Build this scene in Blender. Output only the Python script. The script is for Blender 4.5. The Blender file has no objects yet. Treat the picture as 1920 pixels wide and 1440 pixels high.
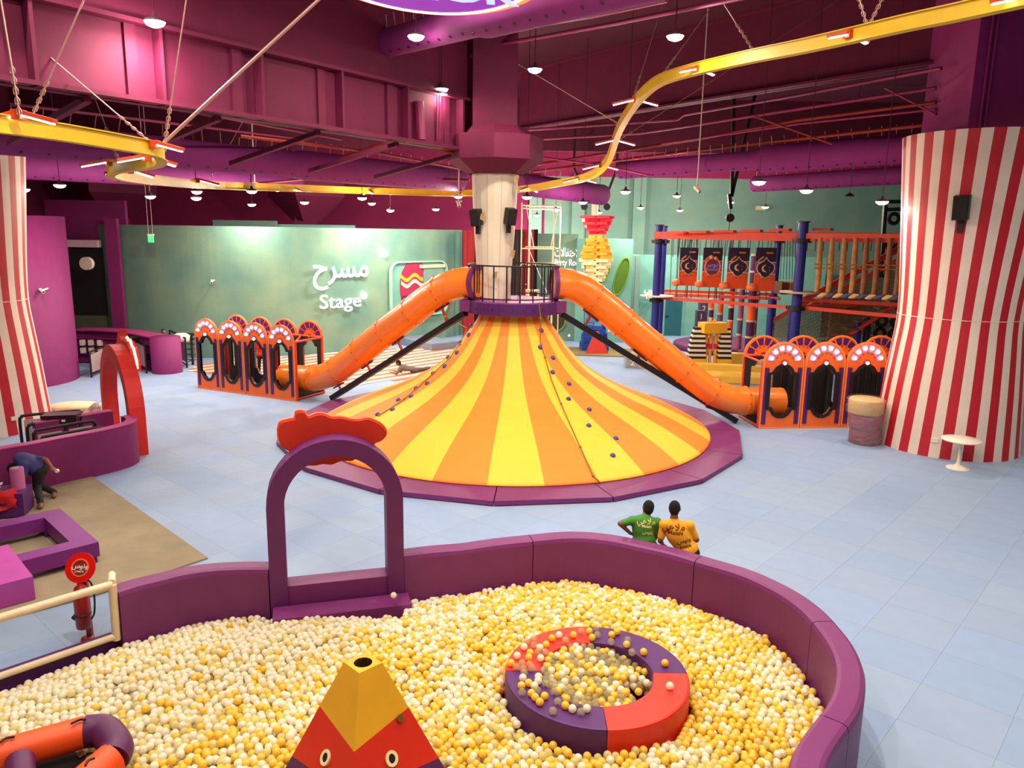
import bpy, math, random
import numpy as np
from math import sin, cos, pi, radians, sqrt, atan2, hypot
from mathutils import Vector, Matrix
from mathutils.bvhtree import BVHTree
random.seed(7)
S = bpy.context.scene
COL = S.collection
# ------------------------------------------------------------ camera, world, exposure
PITCH = radians(11.2); ROLL = .015; FPX = 1440.0; CH = 5.5
cd = bpy.data.cameras.new('camera'); cd.sensor_width = 36; cd.lens = 27; cd.clip_end = 200; cd.clip_start = .05
cam = bpy.data.objects.new('camera', cd); COL.objects.link(cam)
cam.matrix_world = Matrix.Translation((0, 0, CH)) @ Matrix.Rotation(pi/2 - PITCH, 4, 'X') @ Matrix.Rotation(ROLL, 4, 'Z')
S.camera = cam
S.view_settings.view_transform = 'Standard'; S.view_settings.look = 'None'
S.view_settings.gamma = 1; S.view_settings.use_curve_mapping = False
S.view_settings.exposure = 0.0
S.cycles.use_denoising = True
S.cycles.max_bounces = 5; S.cycles.diffuse_bounces = 3; S.cycles.glossy_bounces = 2; S.cycles.transmission_bounces = 3; S.cycles.transparent_max_bounces = 6
S.cycles.use_adaptive_sampling = True; S.cycles.adaptive_threshold = .06; S.cycles.caustics_reflective = False; S.cycles.caustics_refractive = False
S.cycles.sample_clamp_indirect = 6
w = bpy.data.worlds.new('world'); S.world = w; w.use_nodes = True
w.node_tree.nodes['Background'].inputs[0].default_value = (.9, .62, .45, 1)
w.node_tree.nodes['Background'].inputs[1].default_value = .25
LAMP_W = 100.0; LAMP_FAR = 130.0; LAMP_GRID = 190.0; LAMP_PIT = 400.0; LAMP_GLOW = 130.0
LAMP_COL = (1.0, .86, .70)
LAMP_TINT = (1.0, .86, .66)

# ------------------------------------------------------------ photo geometry -> world points
_f = Vector((0, cos(PITCH), -sin(PITCH))); _u = Vector((0, sin(PITCH), cos(PITCH))); _x = Vector((1, 0, 0))
_r = _x*cos(ROLL) + _u*sin(ROLL); _uu = _u*cos(ROLL) - _x*sin(ROLL)
def ray(px, py): return _f + _r*((px-960)/FPX) + _uu*((720-py)/FPX)
def Z(px, py, z=0.0):
    d = ray(px, py); return Vector((0, 0, CH)) + d*((z-CH)/d.z)
def Y(px, py, y):
    d = ray(px, py); return Vector((0, 0, CH)) + d*(y/d.y)
def proj(p):
    d = Vector(p)-Vector((0, 0, CH)); k = d.dot(_f)
    if k <= .01: return (-9999, -9999)
    return (960+FPX*d.dot(_r)/k, 720-FPX*d.dot(_uu)/k)

# ------------------------------------------------------------ materials
MATS = {}
def lin(c): return tuple(((v/255)/12.92 if v/255 <= .04045 else ((v/255+.055)/1.055)**2.4) for v in c)
def mat(name, rgb, rough=.6, metal=0, var=.06, vscale=3.0, bump=0.0, bscale=60, emit=0, ecol=None, coat=0, spec=.5, alpha=1, trans=0, noisecol=None):
    if name in MATS: return MATS[name]
    m = bpy.data.materials.new(name); m.use_nodes = True; nt = m.node_tree; b = nt.nodes['Principled BSDF']
    c = lin(rgb)
    b.inputs['Base Color'].default_value = (*c, 1)
    b.inputs['Roughness'].default_value = rough; b.inputs['Metallic'].default_value = metal
    b.inputs['Specular IOR Level'].default_value = spec
    b.inputs['Coat Weight'].default_value = coat
    b.inputs['Alpha'].default_value = alpha; b.inputs['Transmission Weight'].default_value = trans
    if emit:
        b.inputs['Emission Color'].default_value = (*(lin(ecol) if ecol else c), 1); b.inputs['Emission Strength'].default_value = emit
    tc = nt.nodes.new('ShaderNodeTexCoord')
    if var or noisecol:
        n = nt.nodes.new('ShaderNodeTexNoise'); n.inputs['Scale'].default_value = vscale; n.inputs['Detail'].default_value = 5
        nt.links.new(tc.outputs['Object'], n.inputs['Vector'])
        r = nt.nodes.new('ShaderNodeValToRGB')
        r.color_ramp.elements[0].position = .3; r.color_ramp.elements[1].position = .7
        lo = tuple(v*(1-var) for v in c); hi = tuple(min(1, v*(1+var)) for v in c)
        if noisecol: lo, hi = c, lin(noisecol)
        r.color_ramp.elements[0].color = (*lo, 1); r.color_ramp.elements[1].color = (*hi, 1)
        nt.links.new(n.outputs['Fac'], r.inputs[0]); nt.links.new(r.outputs[0], b.inputs['Base Color'])
    if bump:
        n2 = nt.nodes.new('ShaderNodeTexNoise'); n2.inputs['Scale'].default_value = bscale; n2.inputs['Detail'].default_value = 3
        bp = nt.nodes.new('ShaderNodeBump'); bp.inputs['Strength'].default_value = bump; bp.inputs['Distance'].default_value = .02
        nt.links.new(tc.outputs['Object'], n2.inputs['Vector']); nt.links.new(n2.outputs['Fac'], bp.inputs['Height'])
        nt.links.new(bp.outputs[0], b.inputs['Normal'])
    MATS[name] = m; return m

# ------------------------------------------------------------ mesh builder
def frame(d):
    d = Vector(d).normalized(); a = Vector((0, 0, 1)) if abs(d.z) < .95 else Vector((1, 0, 0))
    x = d.cross(a).normalized(); return x, x.cross(d).normalized(), d
class MB:
    def __init__(s): s.v = []; s.f = []; s.m = []; s.sm = []
    def add(s, vs, fs, mi=0, smooth=False):
        o = len(s.v); s.v += [tuple(v) for v in vs]; s.f += [tuple(i+o for i in f) for f in fs]
        s.m += [mi]*len(fs); s.sm += [smooth]*len(fs); return s
    def box(s, c, d, rz=0, mi=0, M=None):
        x, y, z = d[0]/2, d[1]/2, d[2]/2
        vs = [Vector((a*x, b*y, e*z)) for e in (-1, 1) for b in (-1, 1) for a in (-1, 1)]
        R = M if M is not None else Matrix.Rotation(rz, 3, 'Z')
        vs = [R @ v + Vector(c) for v in vs]
        return s.add(vs, [(0,2,3,1), (4,5,7,6), (0,1,5,4), (2,6,7,3), (0,4,6,2), (1,3,7,5)], mi)
    def beam(s, a, b, w, h, mi=0, roll=0):
        a = Vector(a); b = Vector(b); x, y, d = frame(b-a)
        if roll: x, y = x*cos(roll)+y*sin(roll), y*cos(roll)-x*sin(roll)
        M = Matrix((x, d, y)).transposed()
        return s.box((a+b)/2, (w, (b-a).length, h), mi=mi, M=M)
    def cyl(s, a, b, r0, r1=None, n=12, mi=0, caps=True, smooth=True):
        r1 = r0 if r1 is None else r1; a = Vector(a); b = Vector(b); x, y, d = frame(b-a)
        vs = [a+(x*cos(2*pi*i/n)+y*sin(2*pi*i/n))*r0 for i in range(n)]+[b+(x*cos(2*pi*i/n)+y*sin(2*pi*i/n))*r1 for i in range(n)]
        s.add(vs, [(i, (i+1) % n, (i+1) % n+n, i+n) for i in range(n)], mi, smooth)
        if caps: s.add(vs, [tuple(range(n))[::-1], tuple(range(n, 2*n))], mi)
        return s
    def tube(s, pts, r, n=8, mi=0, closed=False, caps=True, smooth=True):
        pts = [Vector(p) for p in pts]; N = len(pts); rs = r if isinstance(r, (list, tuple)) else [r]*N
        vs = []; px = None
        for i, p in enumerate(pts):
            if closed: d = pts[(i+1) % N]-pts[i-1]
            else: d = pts[min(i+1, N-1)]-pts[max(i-1, 0)]
            d.normalize()
            if px is None: px, py, _ = frame(d)
            else: px = (px-d*px.dot(d)).normalized()
            py = d.cross(px)
            vs += [p+(px*cos(2*pi*k/n)+py*sin(2*pi*k/n))*rs[i] for k in range(n)]
        fs = [(i*n+k, i*n+(k+1) % n, ((i+1) % N)*n+(k+1) % n, ((i+1) % N)*n+k) for i in range(N if closed else N-1) for k in range(n)]
        s.add(vs, fs, mi, smooth)
        if caps and not closed: s.add(vs, [tuple(range(n))[::-1], tuple(range((N-1)*n, N*n))], mi)
        return s
    def lathe(s, prof, n=24, c=(0, 0, 0), mi=0, smooth=True, a0=0, a1=2*pi, mfun=None):
        full = abs(a1-a0-2*pi) < 1e-6; m = n if full else n+1; c = Vector(c)
        vs = [c+Vector((r*cos(a0+(a1-a0)*i/n), r*sin(a0+(a1-a0)*i/n), z)) for (r, z) in prof for i in range(m)]
        for j in range(len(prof)-1):
            for i in range(n):
                k = (i+1) % m
                o = len(s.v)
        o = len(s.v); s.v += [tuple(v) for v in vs]
        for j in range(len(prof)-1):
            for i in range(n):
                k = (i+1) % m
                s.f.append((o+j*m+i, o+j*m+k, o+(j+1)*m+k, o+(j+1)*m+i)); s.m.append(mfun(i, j) if mfun else mi); s.sm.append(smooth)
        return s
    def prism(s, poly, h, M=Matrix.Identity(4), mi=0, z0=0, mside=None):
        n = len(poly); vs = [M @ Vector((p[0], p[1], z0)) for p in poly]+[M @ Vector((p[0], p[1], z0+h)) for p in poly]
        s.add(vs, [tuple(range(n))[::-1], tuple(range(n, 2*n))], mi)
        s.add(vs, [(i, (i+1) % n, (i+1) % n+n, i+n) for i in range(n)], mi if mside is None else mside); return s
    def ringprism(s, outer, inner, h, M=Matrix.Identity(4), mi=0, z0=0):
        n = len(outer)
        vs = [M @ Vector((p[0], p[1], z)) for z in (z0, z0+h) for q in (outer, inner) for p in q]
        fs = []
        for i in range(n):
            k = (i+1) % n
            fs += [(i, i+n, k+n, k), (2*n+i, 2*n+k, 3*n+k, 3*n+i), (i, k, 2*n+k, 2*n+i), (n+k, n+i, 3*n+i, 3*n+k)]
        return s.add(vs, fs, mi)
    def sphere(s, c, r, nu=12, nv=8, mi=0, sc=(1, 1, 1)):
        c = Vector(c); vs = [c+Vector((0, 0, -r*sc[2]))]
        for j in range(1, nv):
            t = -pi/2+pi*j/nv
            vs += [c+Vector((r*sc[0]*cos(t)*cos(2*pi*i/nu), r*sc[1]*cos(t)*sin(2*pi*i/nu), r*sc[2]*sin(t))) for i in range(nu)]
        vs.append(c+Vector((0, 0, r*sc[2]))); L = len(vs)-1
        fs = [(0, 1+(i+1) % nu, 1+i) for i in range(nu)]+[(L, L-nu+i, L-nu+(i+1) % nu) for i in range(nu)]
        fs += [(1+j*nu+i, 1+j*nu+(i+1) % nu, 1+(j+1)*nu+(i+1) % nu, 1+(j+1)*nu+i) for j in range(nv-2) for i in range(nu)]
        return s.add(vs, fs, mi, True)
    def quad(s, a, b, c, d, mi=0): return s.add([a, b, c, d], [(0, 1, 2, 3)], mi)
    def mesh(s, name, mats):
        me = bpy.data.meshes.new(name); me.from_pydata(s.v, [], s.f)
        for m in (mats if isinstance(mats, (list, tuple)) else [mats]): me.materials.append(m)
        me.polygons.foreach_set('material_index', s.m); me.polygons.foreach_set('use_smooth', s.sm)
        me.update(); return me
def obj(name, me, parent=None, loc=(0, 0, 0), rz=0):
    o = bpy.data.objects.new(name, me); COL.objects.link(o); o.location = loc; o.rotation_euler = (0, 0, rz)
    if parent: o.parent = parent
    return o
def thing(name, label, cat, loc=(0, 0, 0), rz=0, group=None, kind=None):
    o = obj(name, None, None, loc, rz); o.empty_display_size = .2; return tag(o, label, cat, group, kind)
def tag(o, label=None, cat=None, group=None, kind=None):
    if label: o['label'] = label
    if cat: o['category'] = cat
    if group: o['group'] = group
    if kind: o['kind'] = kind
    return o
def part(name, mb, mats, parent, label=None, loc=(0, 0, 0), rz=0, kind=None):
    me = mb.mesh(name, mats) if isinstance(mb, MB) else mb
    o = obj(name, me, parent, loc, rz)
    if label: o['label'] = label
    if kind: o['kind'] = kind
    return o
def solo(name, mb, mats, label, cat, loc=(0, 0, 0), rz=0, group=None, kind=None):
    o = obj(name, mb.mesh(name, mats) if isinstance(mb, MB) else mb, None, loc, rz); return tag(o, label, cat, group, kind)
def struct(name, mb, mats, label=None):
    o = obj(name, mb.mesh(name, mats)); o['kind'] = 'structure'
    if label: o['label'] = label
    return o
def local(o_loc, rz):                                  # world -> local converter for a thing
    R = Matrix.Rotation(-rz, 3, 'Z'); L = Vector(o_loc)
    return lambda p: R @ (Vector(p)-L)
def bez(pts, n=8):                                     # Catmull-Rom through points
    pts = [Vector(p) for p in pts]; out = []
    for i in range(len(pts)-1):
        p0 = pts[max(i-1, 0)]; p1 = pts[i]; p2 = pts[i+1]; p3 = pts[min(i+2, len(pts)-1)]
        for k in range(n):
            t = k/n
            out.append(.5*((2*p1)+(p2-p0)*t+(2*p0-5*p1+4*p2-p3)*t*t+(3*p1-p0-3*p2+p3)*t**3))
    out.append(pts[-1]); return out
def basis(o, x, y):                                    # 4x4 with local x,y axes, z = x cross y
    x = Vector(x).normalized(); y = Vector(y); y = (y-x*x.dot(y)).normalized(); z = x.cross(y)
    M = Matrix((x, y, z)).transposed().to_4x4(); M.translation = Vector(o); return M
def text_mesh(body, size, M, mats, extrude=.01, offset=0.0, align='CENTER', name='lettering', shear=0, xs=1.0):
    c = bpy.data.curves.new('text', 'FONT'); c.body = body; c.size = size; c.extrude = extrude; c.offset = offset
    c.align_x = align; c.align_y = 'CENTER'; c.resolution_u = 3; c.shear = shear
    o = bpy.data.objects.new('text', c); COL.objects.link(o)
    me = bpy.data.meshes.new_from_object(o); bpy.data.objects.remove(o); bpy.data.curves.remove(c)
    me.transform(Matrix.Diagonal((xs, 1, 1, 1))); me.transform(M); me.materials.clear(); me.materials.append(mats); me.name = name
    return me
def wob(ps, px_y):                                     # list of pixels -> points at depth
    return [Y(a, b, px_y) for a, b in ps]

# ------------------------------------------------------------ palette
ORANGE = mat('orange_vinyl', (250, 112, 22), .5, var=.05)
YELLOW = mat('yellow_vinyl', (253, 186, 42), .5, var=.04)
PURPLE = mat('purple_vinyl', (116, 40, 104), .5, bump=.12, bscale=9, var=.05)
DPURPLE = mat('deep_purple_vinyl', (78, 22, 98), .55, bump=.1, bscale=9)
MAGENTA = mat('magenta_paint', (120, 23, 92), .7, var=.08)
MAROON = mat('maroon_paint', (104, 8, 58), .75, var=.1)
MAROOND = mat('dark_maroon_paint', (84, 8, 46), .8, var=.1)
TEAL = mat('teal_plaster', (84, 130, 124), .85, var=.1, vscale=.55, noisecol=(122, 154, 130), bump=.15, bscale=8)
TEAL2 = mat('bright_teal_paint', (98, 162, 152), .8, noisecol=(118, 174, 160), vscale=2)
DTEAL = mat('dark_teal_paint', (108, 152, 144), .8, noisecol=(126, 160, 146), vscale=1)
RED = mat('red_vinyl', (222, 42, 18), .5)
DRED = mat('dark_red', (150, 14, 24), .7)
BLACK = mat('black_paint', (16, 13, 14), .5)
BLACKF = mat('black_cloth', (22, 18, 18), .9)
WHITE = mat('white_paint', (236, 224, 206), .5)
CREAM = mat('cream_wrap', (226, 206, 172), .45, bump=.5, bscale=14)
LBLUE = mat('floor_blue', (140, 163, 196), .7, var=.04, bump=.1, bscale=120)
DUCT = mat('violet_duct_fabric', (134, 40, 122), .8, bump=.12, bscale=5)
TRACK = mat('yellow_track_paint', (214, 176, 12), .5)
LED = mat('led_tube', (235, 240, 255), .5, emit=9, var=0)
BULB = mat('bulb_glow', (255, 250, 245), .5, emit=6, var=0)
LAMPF = mat('lamp_face', (255, 246, 226), .5, emit=18, var=0)
WOOD = mat('light_wood', (196, 142, 72), .6, noisecol=(160, 104, 48), vscale=4)
BLUE = mat('blue_post_paint', (26, 34, 128), .45)
REDP = mat('red_orange_steel', (212, 62, 30), .5)
SKIN = mat('brown_skin', (122, 72, 48), .55)
HAIR = mat('black_hair', (7, 6, 6), .9, bump=.4, bscale=90)
PINKPANEL = mat('pale_pink_panel', (176, 148, 150), .5)
PLASTIC = mat('clear_wrap', (235, 215, 205), .08, alpha=.13, var=0, bump=.8, bscale=14, spec=1.0)
NET = mat('fine_net', (30, 26, 26), .8, alpha=.25, var=0)
CLEARW = mat('clear_window', (200, 190, 170), .1, alpha=.35, var=0)
# ============================================================ STRUCTURE
# floor slab with interlocking mats
fl = MB().box((0, 21, -.06), (50, 62, .08)); floor = struct('floor', fl, LBLUE)
tints = [mat('floor_mat_%d' % i, c, .7, var=.03, bump=.08, bscale=150) for i, c in enumerate([(140, 162, 196), (136, 160, 195), (143, 165, 195), (138, 162, 199), (141, 161, 192)])]
ta = radians(-42); ca, sa = cos(ta), sin(ta); tiles = []
for i in range(-34, 34):
    for j in range(-20, 60):
        x, y = (i+.5)*1.0, (j+.5)*1.0
        X = x*ca-y*sa; Yy = x*sa+y*ca
        if not (5 < Yy < 44.5 and -19 < X < 20): continue
        pr = proj((X, Yy, 0))
        if -120 < pr[0] < 2040 and 560 < pr[1] < 1560: tiles.append((Yy, X, random.randrange(5)))
tiles.sort()
tmesh = []
for k in range(5):
    b = MB(); b.box((0, 0, -.012), (.998, .998, .024)); tmesh.append(b.mesh('floor_tile', tints[k]))
pitq = lambda X, Yy: (X > -5.4 and X < 3.4 and Yy < 9.8)
vis = [t for t in tiles if not pitq(t[1], t[0]) and hypot(t[1], t[0]-21.3) > 5.6 and not (t[1] < -6.8 and t[0] < 16)]
for t in vis[:300]:
    part('floor_tile', tmesh[t[2]], None, floor, loc=(t[1], t[0], .001), rz=ta)
b = MB()
for t in [t for t in tiles if t not in set(vis[:300])]:
    b.box((t[1], t[0], -.011), (.998, .998, .024), rz=ta, mi=t[2])
part('floor_tile', b, tints, floor, kind='stuff')

# room shell
struct('ceiling', MB().box((0, 20, 12.6), (50, 64, .2)), MAROOND)
struct('wall_left', MB().box((-24, 20, 6.2), (.3, 62, 12.8)), MAROON)
struct('wall_right', MB().box((24.5, 20, 6.2), (.3, 62, 12.8)), [TEAL])
struct('wall_front', MB().box((0, -9, 6.2), (50, .3, 12.8)), MAROON)
bw = MB(); bw.box((13.2, 44.7, 4.3), (23, .3, 8.6), mi=1); bw.box((-11.3, 44.7, 4.3), (26, .3, 8.6), mi=0); bw.box((0, 44.7, 10.6), (50, .3, 4), mi=0)
struct('wall_back', bw, [mat('wall_maroon', (150, 24, 86), .8), DTEAL])
# pilasters on the teal wall
for px in (1005, 1085, 1200):
    p = Y(px, 360, 44.2); struct('trim_1', MB().box((p.x, 44.35, 4.3), (.7, .5, 8.6)), DTEAL)
# curved partition with the stage sign
wp = [Vector((-18.05, 33.4, 0)), Vector((-15, 32.6, 0)), Vector((-12.14, 32.7, 0)), Vector((-8.46, 34.33, 0)), Vector((-4.3, 39.0, 0)), Vector((-2.75, 41.2, 0))]
wc = bez(wp, 10)
sp = MB()
def wallstrip(mb, c, h, t, z0=0, mi=0):
    n = []
    for i in range(len(c)):
        d = c[min(i+1, len(c)-1)]-c[max(i-1, 0)]; n.append(Vector((-d.y, d.x, 0)).normalized()*t)
    A = [p for p in c]; B = [p+q for p, q in zip(c, n)]
    vs = []
    for p in A+B:
        vs += [Vector((p.x, p.y, z0)), Vector((p.x, p.y, z0+h))]
    k = len(c); fs = []
    for i in range(k-1):
        a, b2 = 2*i, 2*(i+1); e, g = 2*(k+i), 2*(k+i+1)
        fs += [(a, b2, b2+1, a+1), (e, e+1, g+1, g), (a+1, b2+1, g+1, e+1), (a, e, g, b2)]
    fs += [(0, 1, 2*k+1, 2*k), (2*k-2, 4*k-2, 4*k-1, 2*k-1)]
    mb.add(vs, fs, mi)
wallstrip(sp, wc, 5.56, .3)
struct('wall_stage', sp, TEAL)
# higher set-back parapet pieces behind it
struct('trim_2', MB().box(tuple(Y(460, 418, 37.5))[:2]+(5.0,), (3.0, .3, 1.7)), TEAL)
struct('trim_3', MB().box(tuple(Y(580, 422, 38))[:2]+(4.85,), (4.4, .3, 1.7)), TEAL2)
# painted niche wall behind the window opening, party room walls
pr_y = 39.6
a0 = Y(1008, 500, pr_y); a1 = Y(1083, 500, pr_y)
struct('wall_party', MB().box(((a0.x+a1.x)/2, pr_y, 2.72), (a1.x-a0.x, .25, 5.45)), TEAL)
b0 = Y(1080, 500, 39.5); b1 = Y(1184, 500, 39.5)
struct('wall_leaf', MB().box(((b0.x+b1.x)/2, 39.35, 2.62), (b1.x-b0.x, .25, 5.24)), TEAL2)
c0 = Y(1184, 500, 41.5)
struct('wall_gallery', MB().box(((c0.x+17)/2, 42.4, 2.2), (17-c0.x, .25, 4.4)), TEAL2)
struct('trim_4', MB().box((c0.x, 41, 2.2), (.25, 3.4, 4.4)), DTEAL)
# capitals and columns against the back
for px, wd in ((215, 1.5), (575, 1.3)):
    p = Y(px, 400, 40)
    b = MB().box((p.x, 40, 5), (wd*.8, .8, 10)); b.lathe([(wd*.55, 5.9), (wd*1.5, 7.1), (wd*1.5, 8)], 4, (p.x, 40, 0), smooth=False)
    struct('trim_5', b, MAROON)
# purple portal beside the stage wall + dark doorway
p0 = Y(186, 500, 31.6); p1 = Y(203, 500, 31.6)
struct('trim_6', MB().box(((p0.x+p1.x)/2-.05, 32.6, 2.9), (p1.x-p0.x+.15, .2, 5.8)).box((p0.x-1.3, 33.4, 5.6), (3.4, .2, 1.9)), MAGENTA)
q0 = Y(118, 500, 33); q1 = Y(190, 500, 33)
dm = MB(); dm.box(((q0.x+q1.x)/2, 33.2, 3.15), (q1.x-q0.x, .1, 2.9))
struct('doorway_dark_sheet', dm, BLACKF)  # flat black sheet standing in for the dark room behind the opening
dm = MB().box(((q0.x+q1.x)/2, 33.0, .85), (q1.x-q0.x, .1, 1.7)); dm.box(((q0.x+q1.x)/2, 33.0, 4.75), (q1.x-q0.x, .3, .3), mi=1)
struct('trim_7', dm, [mat('olive_panel', (84, 88, 66), .5), mat('pale_soffit', (220, 190, 200), .6)])
# beams
def hbeam(name, a, b, z0, z1, mt, wd=.5, stiff=None):
    a = Vector((a[0], a[1], 0)); b = Vector((b[0], b[1], 0)); d = (b-a).normalized(); nrm = Vector((d.y, -d.x, 0))
    if nrm.dot(-(a+b)/2+Vector((0, 0, 0))) < 0: nrm = -nrm
    M = basis(a, d, Vector((0, 0, 1))); L = (b-a).length
    mb = MB()
    def bx(x0, x1, n0, n1, za, zb):
        P = [a+d*x+nrm*n+Vector((0, 0, z)) for z in (za, zb) for n in (n0, n1) for x in (x0, x1)]
        mb.add(P, [(0, 2, 3, 1), (4, 5, 7, 6), (0, 1, 5, 4), (2, 6, 7, 3), (0, 4, 6, 2), (1, 3, 7, 5)])
    bx(0, L, -.03, .03, z0, z1); bx(0, L, -wd/2, wd/2, z0, z0+.07); bx(0, L, -wd/2, wd/2, z1-.07, z1)
    if stiff:
        x = stiff[0]
        while x < L: bx(x-.03, x+.03, 0, wd/2-.02, z0, z1); bx(x+.35, x+.55, .03, .09, z0, z1); x += stiff[1]
    o = struct(name, mb, mt); return o, a, d, nrm, L
bl = hbeam('trim_8', (-.75, 21.9), (-9.6, 9.2), 7.56, 8.86, MAROON, .55, (1.4, 2.05))
# deep fascia above it
_, a, d, nr, L = bl
fb = MB(); P = [a+d*x+nr*n+Vector((0, 0, z)) for z in (8.87, 12.5) for n in (-.2, .12) for x in (0, L)]
fb.add(P, [(0, 2, 3, 1), (4, 5, 7, 6), (0, 1, 5, 4), (2, 6, 7, 3), (0, 4, 6, 2), (1, 3, 7, 5)])
struct('trim_9', fb, MAROON)
hbeam('trim_10', (0.2, 36.3), (12.4, 19.9), 10.0, 12.5, MAROON, .5)
ub = MB()
for k in range(5):                                      # haunch braces beneath the left beam
    q = a+d*(1.2+k*2.4)+Vector((0, 0, 7.5)); ub.beam(q, q+Vector((-2.6, 2.0, -.5)), .12, .1)
struct('trim_11', ub, MAROON)
for k, (ya, yb, xl, zz) in enumerate([(38, 38, (-23, 24), 9.0)]):
    struct('trim_%d' % (12+k), MB().box((0, ya, zz+1.5), (47, .25, 2.4)), MAROOND)
# central building column: square shaft, capital
XC = Y(927, 450, 21.35).x
cs = MB(); cs.box((XC-.08, 21.35, 10.2), (1.15, 1.15, 4.6), rz=radians(8))
cs.lathe([(.75, 7.0), (1.28, 7.35), (1.28, 7.95), (1.0, 8.0), (.8, 8.2)], 8, (XC, 21.35, 0), smooth=False)
struct('column_center', cs, MAROON)
# right-hand building column above the striped skirt
RC = Vector((11.85, 20.35, 0)); LC = Vector((-14.75, 20.6, 0))
rcol = MB().box((12.4, 20.6, 8.6), (2.9, 2.2, 7.8)); rcol.cyl((11.2, 19.44, 7.5), (11.2, 19.44, 12.4), .03, mi=0); rcol.cyl((11.32, 19.44, 7.5), (11.32, 19.44, 12.4), .03)
struct('column_right', rcol, mat('plum_column', (150, 34, 112), .7))
struct('column_left', MB().box((-15.2, 20.8, 9), (1.8, 1.8, 7)), MAGENTA)
# purple drum wall
dw = MB(); dw.lathe([(2.15, 0), (2.15, 5.8), (0, 5.8)], 40, (-17.95, 27.0, 0)); struct('wall_drum', dw, MAGENTA)
# ducts -------------------------------------------------------------------
def duct(a, b, r, label, r2=None, n_h=20):
    t = thing('fabric_duct', label, 'duct', tuple(a), 0, 'violet ceiling ducts'); L = local(a, 0)
    B = L(b); mid = B*.5; mb = MB(); r2 = r2 or r
    cap = Vector(B).normalized()*.12
    mb.tube([Vector((0, 0, 0)), cap*.5, cap, mid, mid+cap*3, B-cap, B-cap*.4, B], [r*.75, r*.95, r, r, r2, r2, r2*.95, r2*.75], 20)
    part('duct_body', mb, DUCT, t)
    hb = MB(); x, y, dd = frame(B)
    if y.z > 0: y = -y
    side = x if (x.y < 0) else -x
    h2 = MB()
    for i in range(n_h):
        k = (i+.5)/n_h; rr = r if k < .5 else r2
        q = B*k+(y*.82+side*.58)*rr*.99; h2.cyl(q, q+(y*.82+side*.58)*.012, .035, n=6)
        q = B*k-y*rr*.95+side*.2*rr; hb.cyl(q, q-y*.28+side*.05+dd*.06*random.uniform(-1, 1), .012, n=4)
    part('air_hole', h2, BLACK, t, kind='stuff')
    part('hanger', hb, mat('hanger_steel', (190, 130, 130), .5), t, kind='stuff')
duct(Y(-60, 250, 15.5), Y(862, 338, 30), .36, 'long violet duct running over the stage wall to the central column', .42, 30)
duct(Y(-40, 305, 24), Y(560, 345, 38), .42, 'second violet duct, lower behind the long one above the stage wall', None, 24)
duct(Y(975, 345, 30), Y(1133, 366, 33), .42, 'short violet duct end just right of the white column', None, 6)
duct(Y(692, 90, 19.5), Y(1260, -60, 11), .3, 'violet duct crossing under the round logo sign', .36, 22)
duct(Y(1158, 320, 28), Y(1722, 277, 23.2), .3, 'violet duct running to the striped column from behind the track', .42, 24)
duct(Y(1411, 346, 33), Y(1760, 324, 27), .32, 'lowest violet duct in front of the dark teal wall', None, 16)
# pipes -------------------------------------------------------------------
PK = mat('magenta_pipe', (150, 40, 92), .5); RU = mat('rust_red_pipe', (140, 36, 22), .5)
def pipe(pts, r, m, label): solo('ceiling_pipe', MB().tube([Y(*p) for p in pts], r, 6), m, label, 'pipe', group='ceiling pipes')
pipe([(1280, 216, 30), (1500, 178, 26), (1765, 128, 20.5)], .05, PK, 'pink pipe along the lower edge of the large right beam')
pipe([(985, 244, 33), (1270, 224, 30), (1283, 214, 30)], .06, PK, 'pink pipe from the column to the foot of the right beam')
pipe([(1000, 262, 32), (1200, 250, 29), (1755, 165, 21)], .05, PK, 'pink pipe second below the right beam')
pipe([(985, 312, 31), (1300, 262, 27), (1500, 225, 24), (1755, 192, 21)], .055, RU, 'rust red sprinkler pipe crossing above the right duct')
pipe([(1000, 322, 32), (1280, 285, 28), (1755, 232, 21.5)], .055, RU, 'rust red sprinkler pipe just over the right duct')
pipe([(1240, 270, 27), (1500, 232, 24), (1755, 205, 21)], .035, PK, 'thin pink conduit between the two rust red pipes')
pipe([(980, 290, 28), (1140, 312, 26), (1220, 330, 26)], .04, PK, 'pink tie rod sloping down behind the short duct')
pipe([(1415, 218, 24), (1560, 270, 23)], .035, RU, 'rust red brace sloping down across the sprinkler pipes')
pipe([(1660, 165, 22), (1755, 215, 21)], .035, PK, 'pink brace sloping to the purple column')
pipe([(880, 68, 20), (1110, 30, 17), (1250, 0, 15)], .05, PK, 'pink pipe high under the ceiling right of the logo')
pipe([(930, 84, 21), (1150, 45, 18), (1420, -10, 14)], .045, PK, 'pink pipe high under the ceiling above the near pendant lamps')
pipe([(884, 108, 21), (905, 70, 21)], .06, PK, 'short pink truss bar left of the high pipes')
pipe([(640, 296, 22), (740, 262, 20.5), (870, 290, 21)], .05, RU, 'rust red pipe wrapping round the left beam end')
pipe([(450, 255, 17.5), (700, 285, 22), (880, 320, 26)], .04, RU, 'rust red pipe running along beneath the left beam')
pipe([(470, 345, 33), (650, 330, 30), (880, 338, 28)], .05, RU, 'rust red pipe behind the violet duct end')
for k, x in enumerate((742, 752, 762)):
    pipe([(x, 100, 19.2), (x+2, 268, 19.2)], .055, RU, ['leftmost', 'middle', 'rightmost'][k]+' of the three upright rust pipes on the left beam')
pipe([(786, 190, 19.4), (790, 262, 19.4)], .12, PK, 'thick ribbed pink riser beside the upright rust pipes')
for k, x in enumerate((820, 825)):
    pipe([(x, 175, 20), (x-1, 262, 20)], .02, PK, ['left', 'right'][k]+' thin conduit below the pendant lamp on the left beam')
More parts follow.
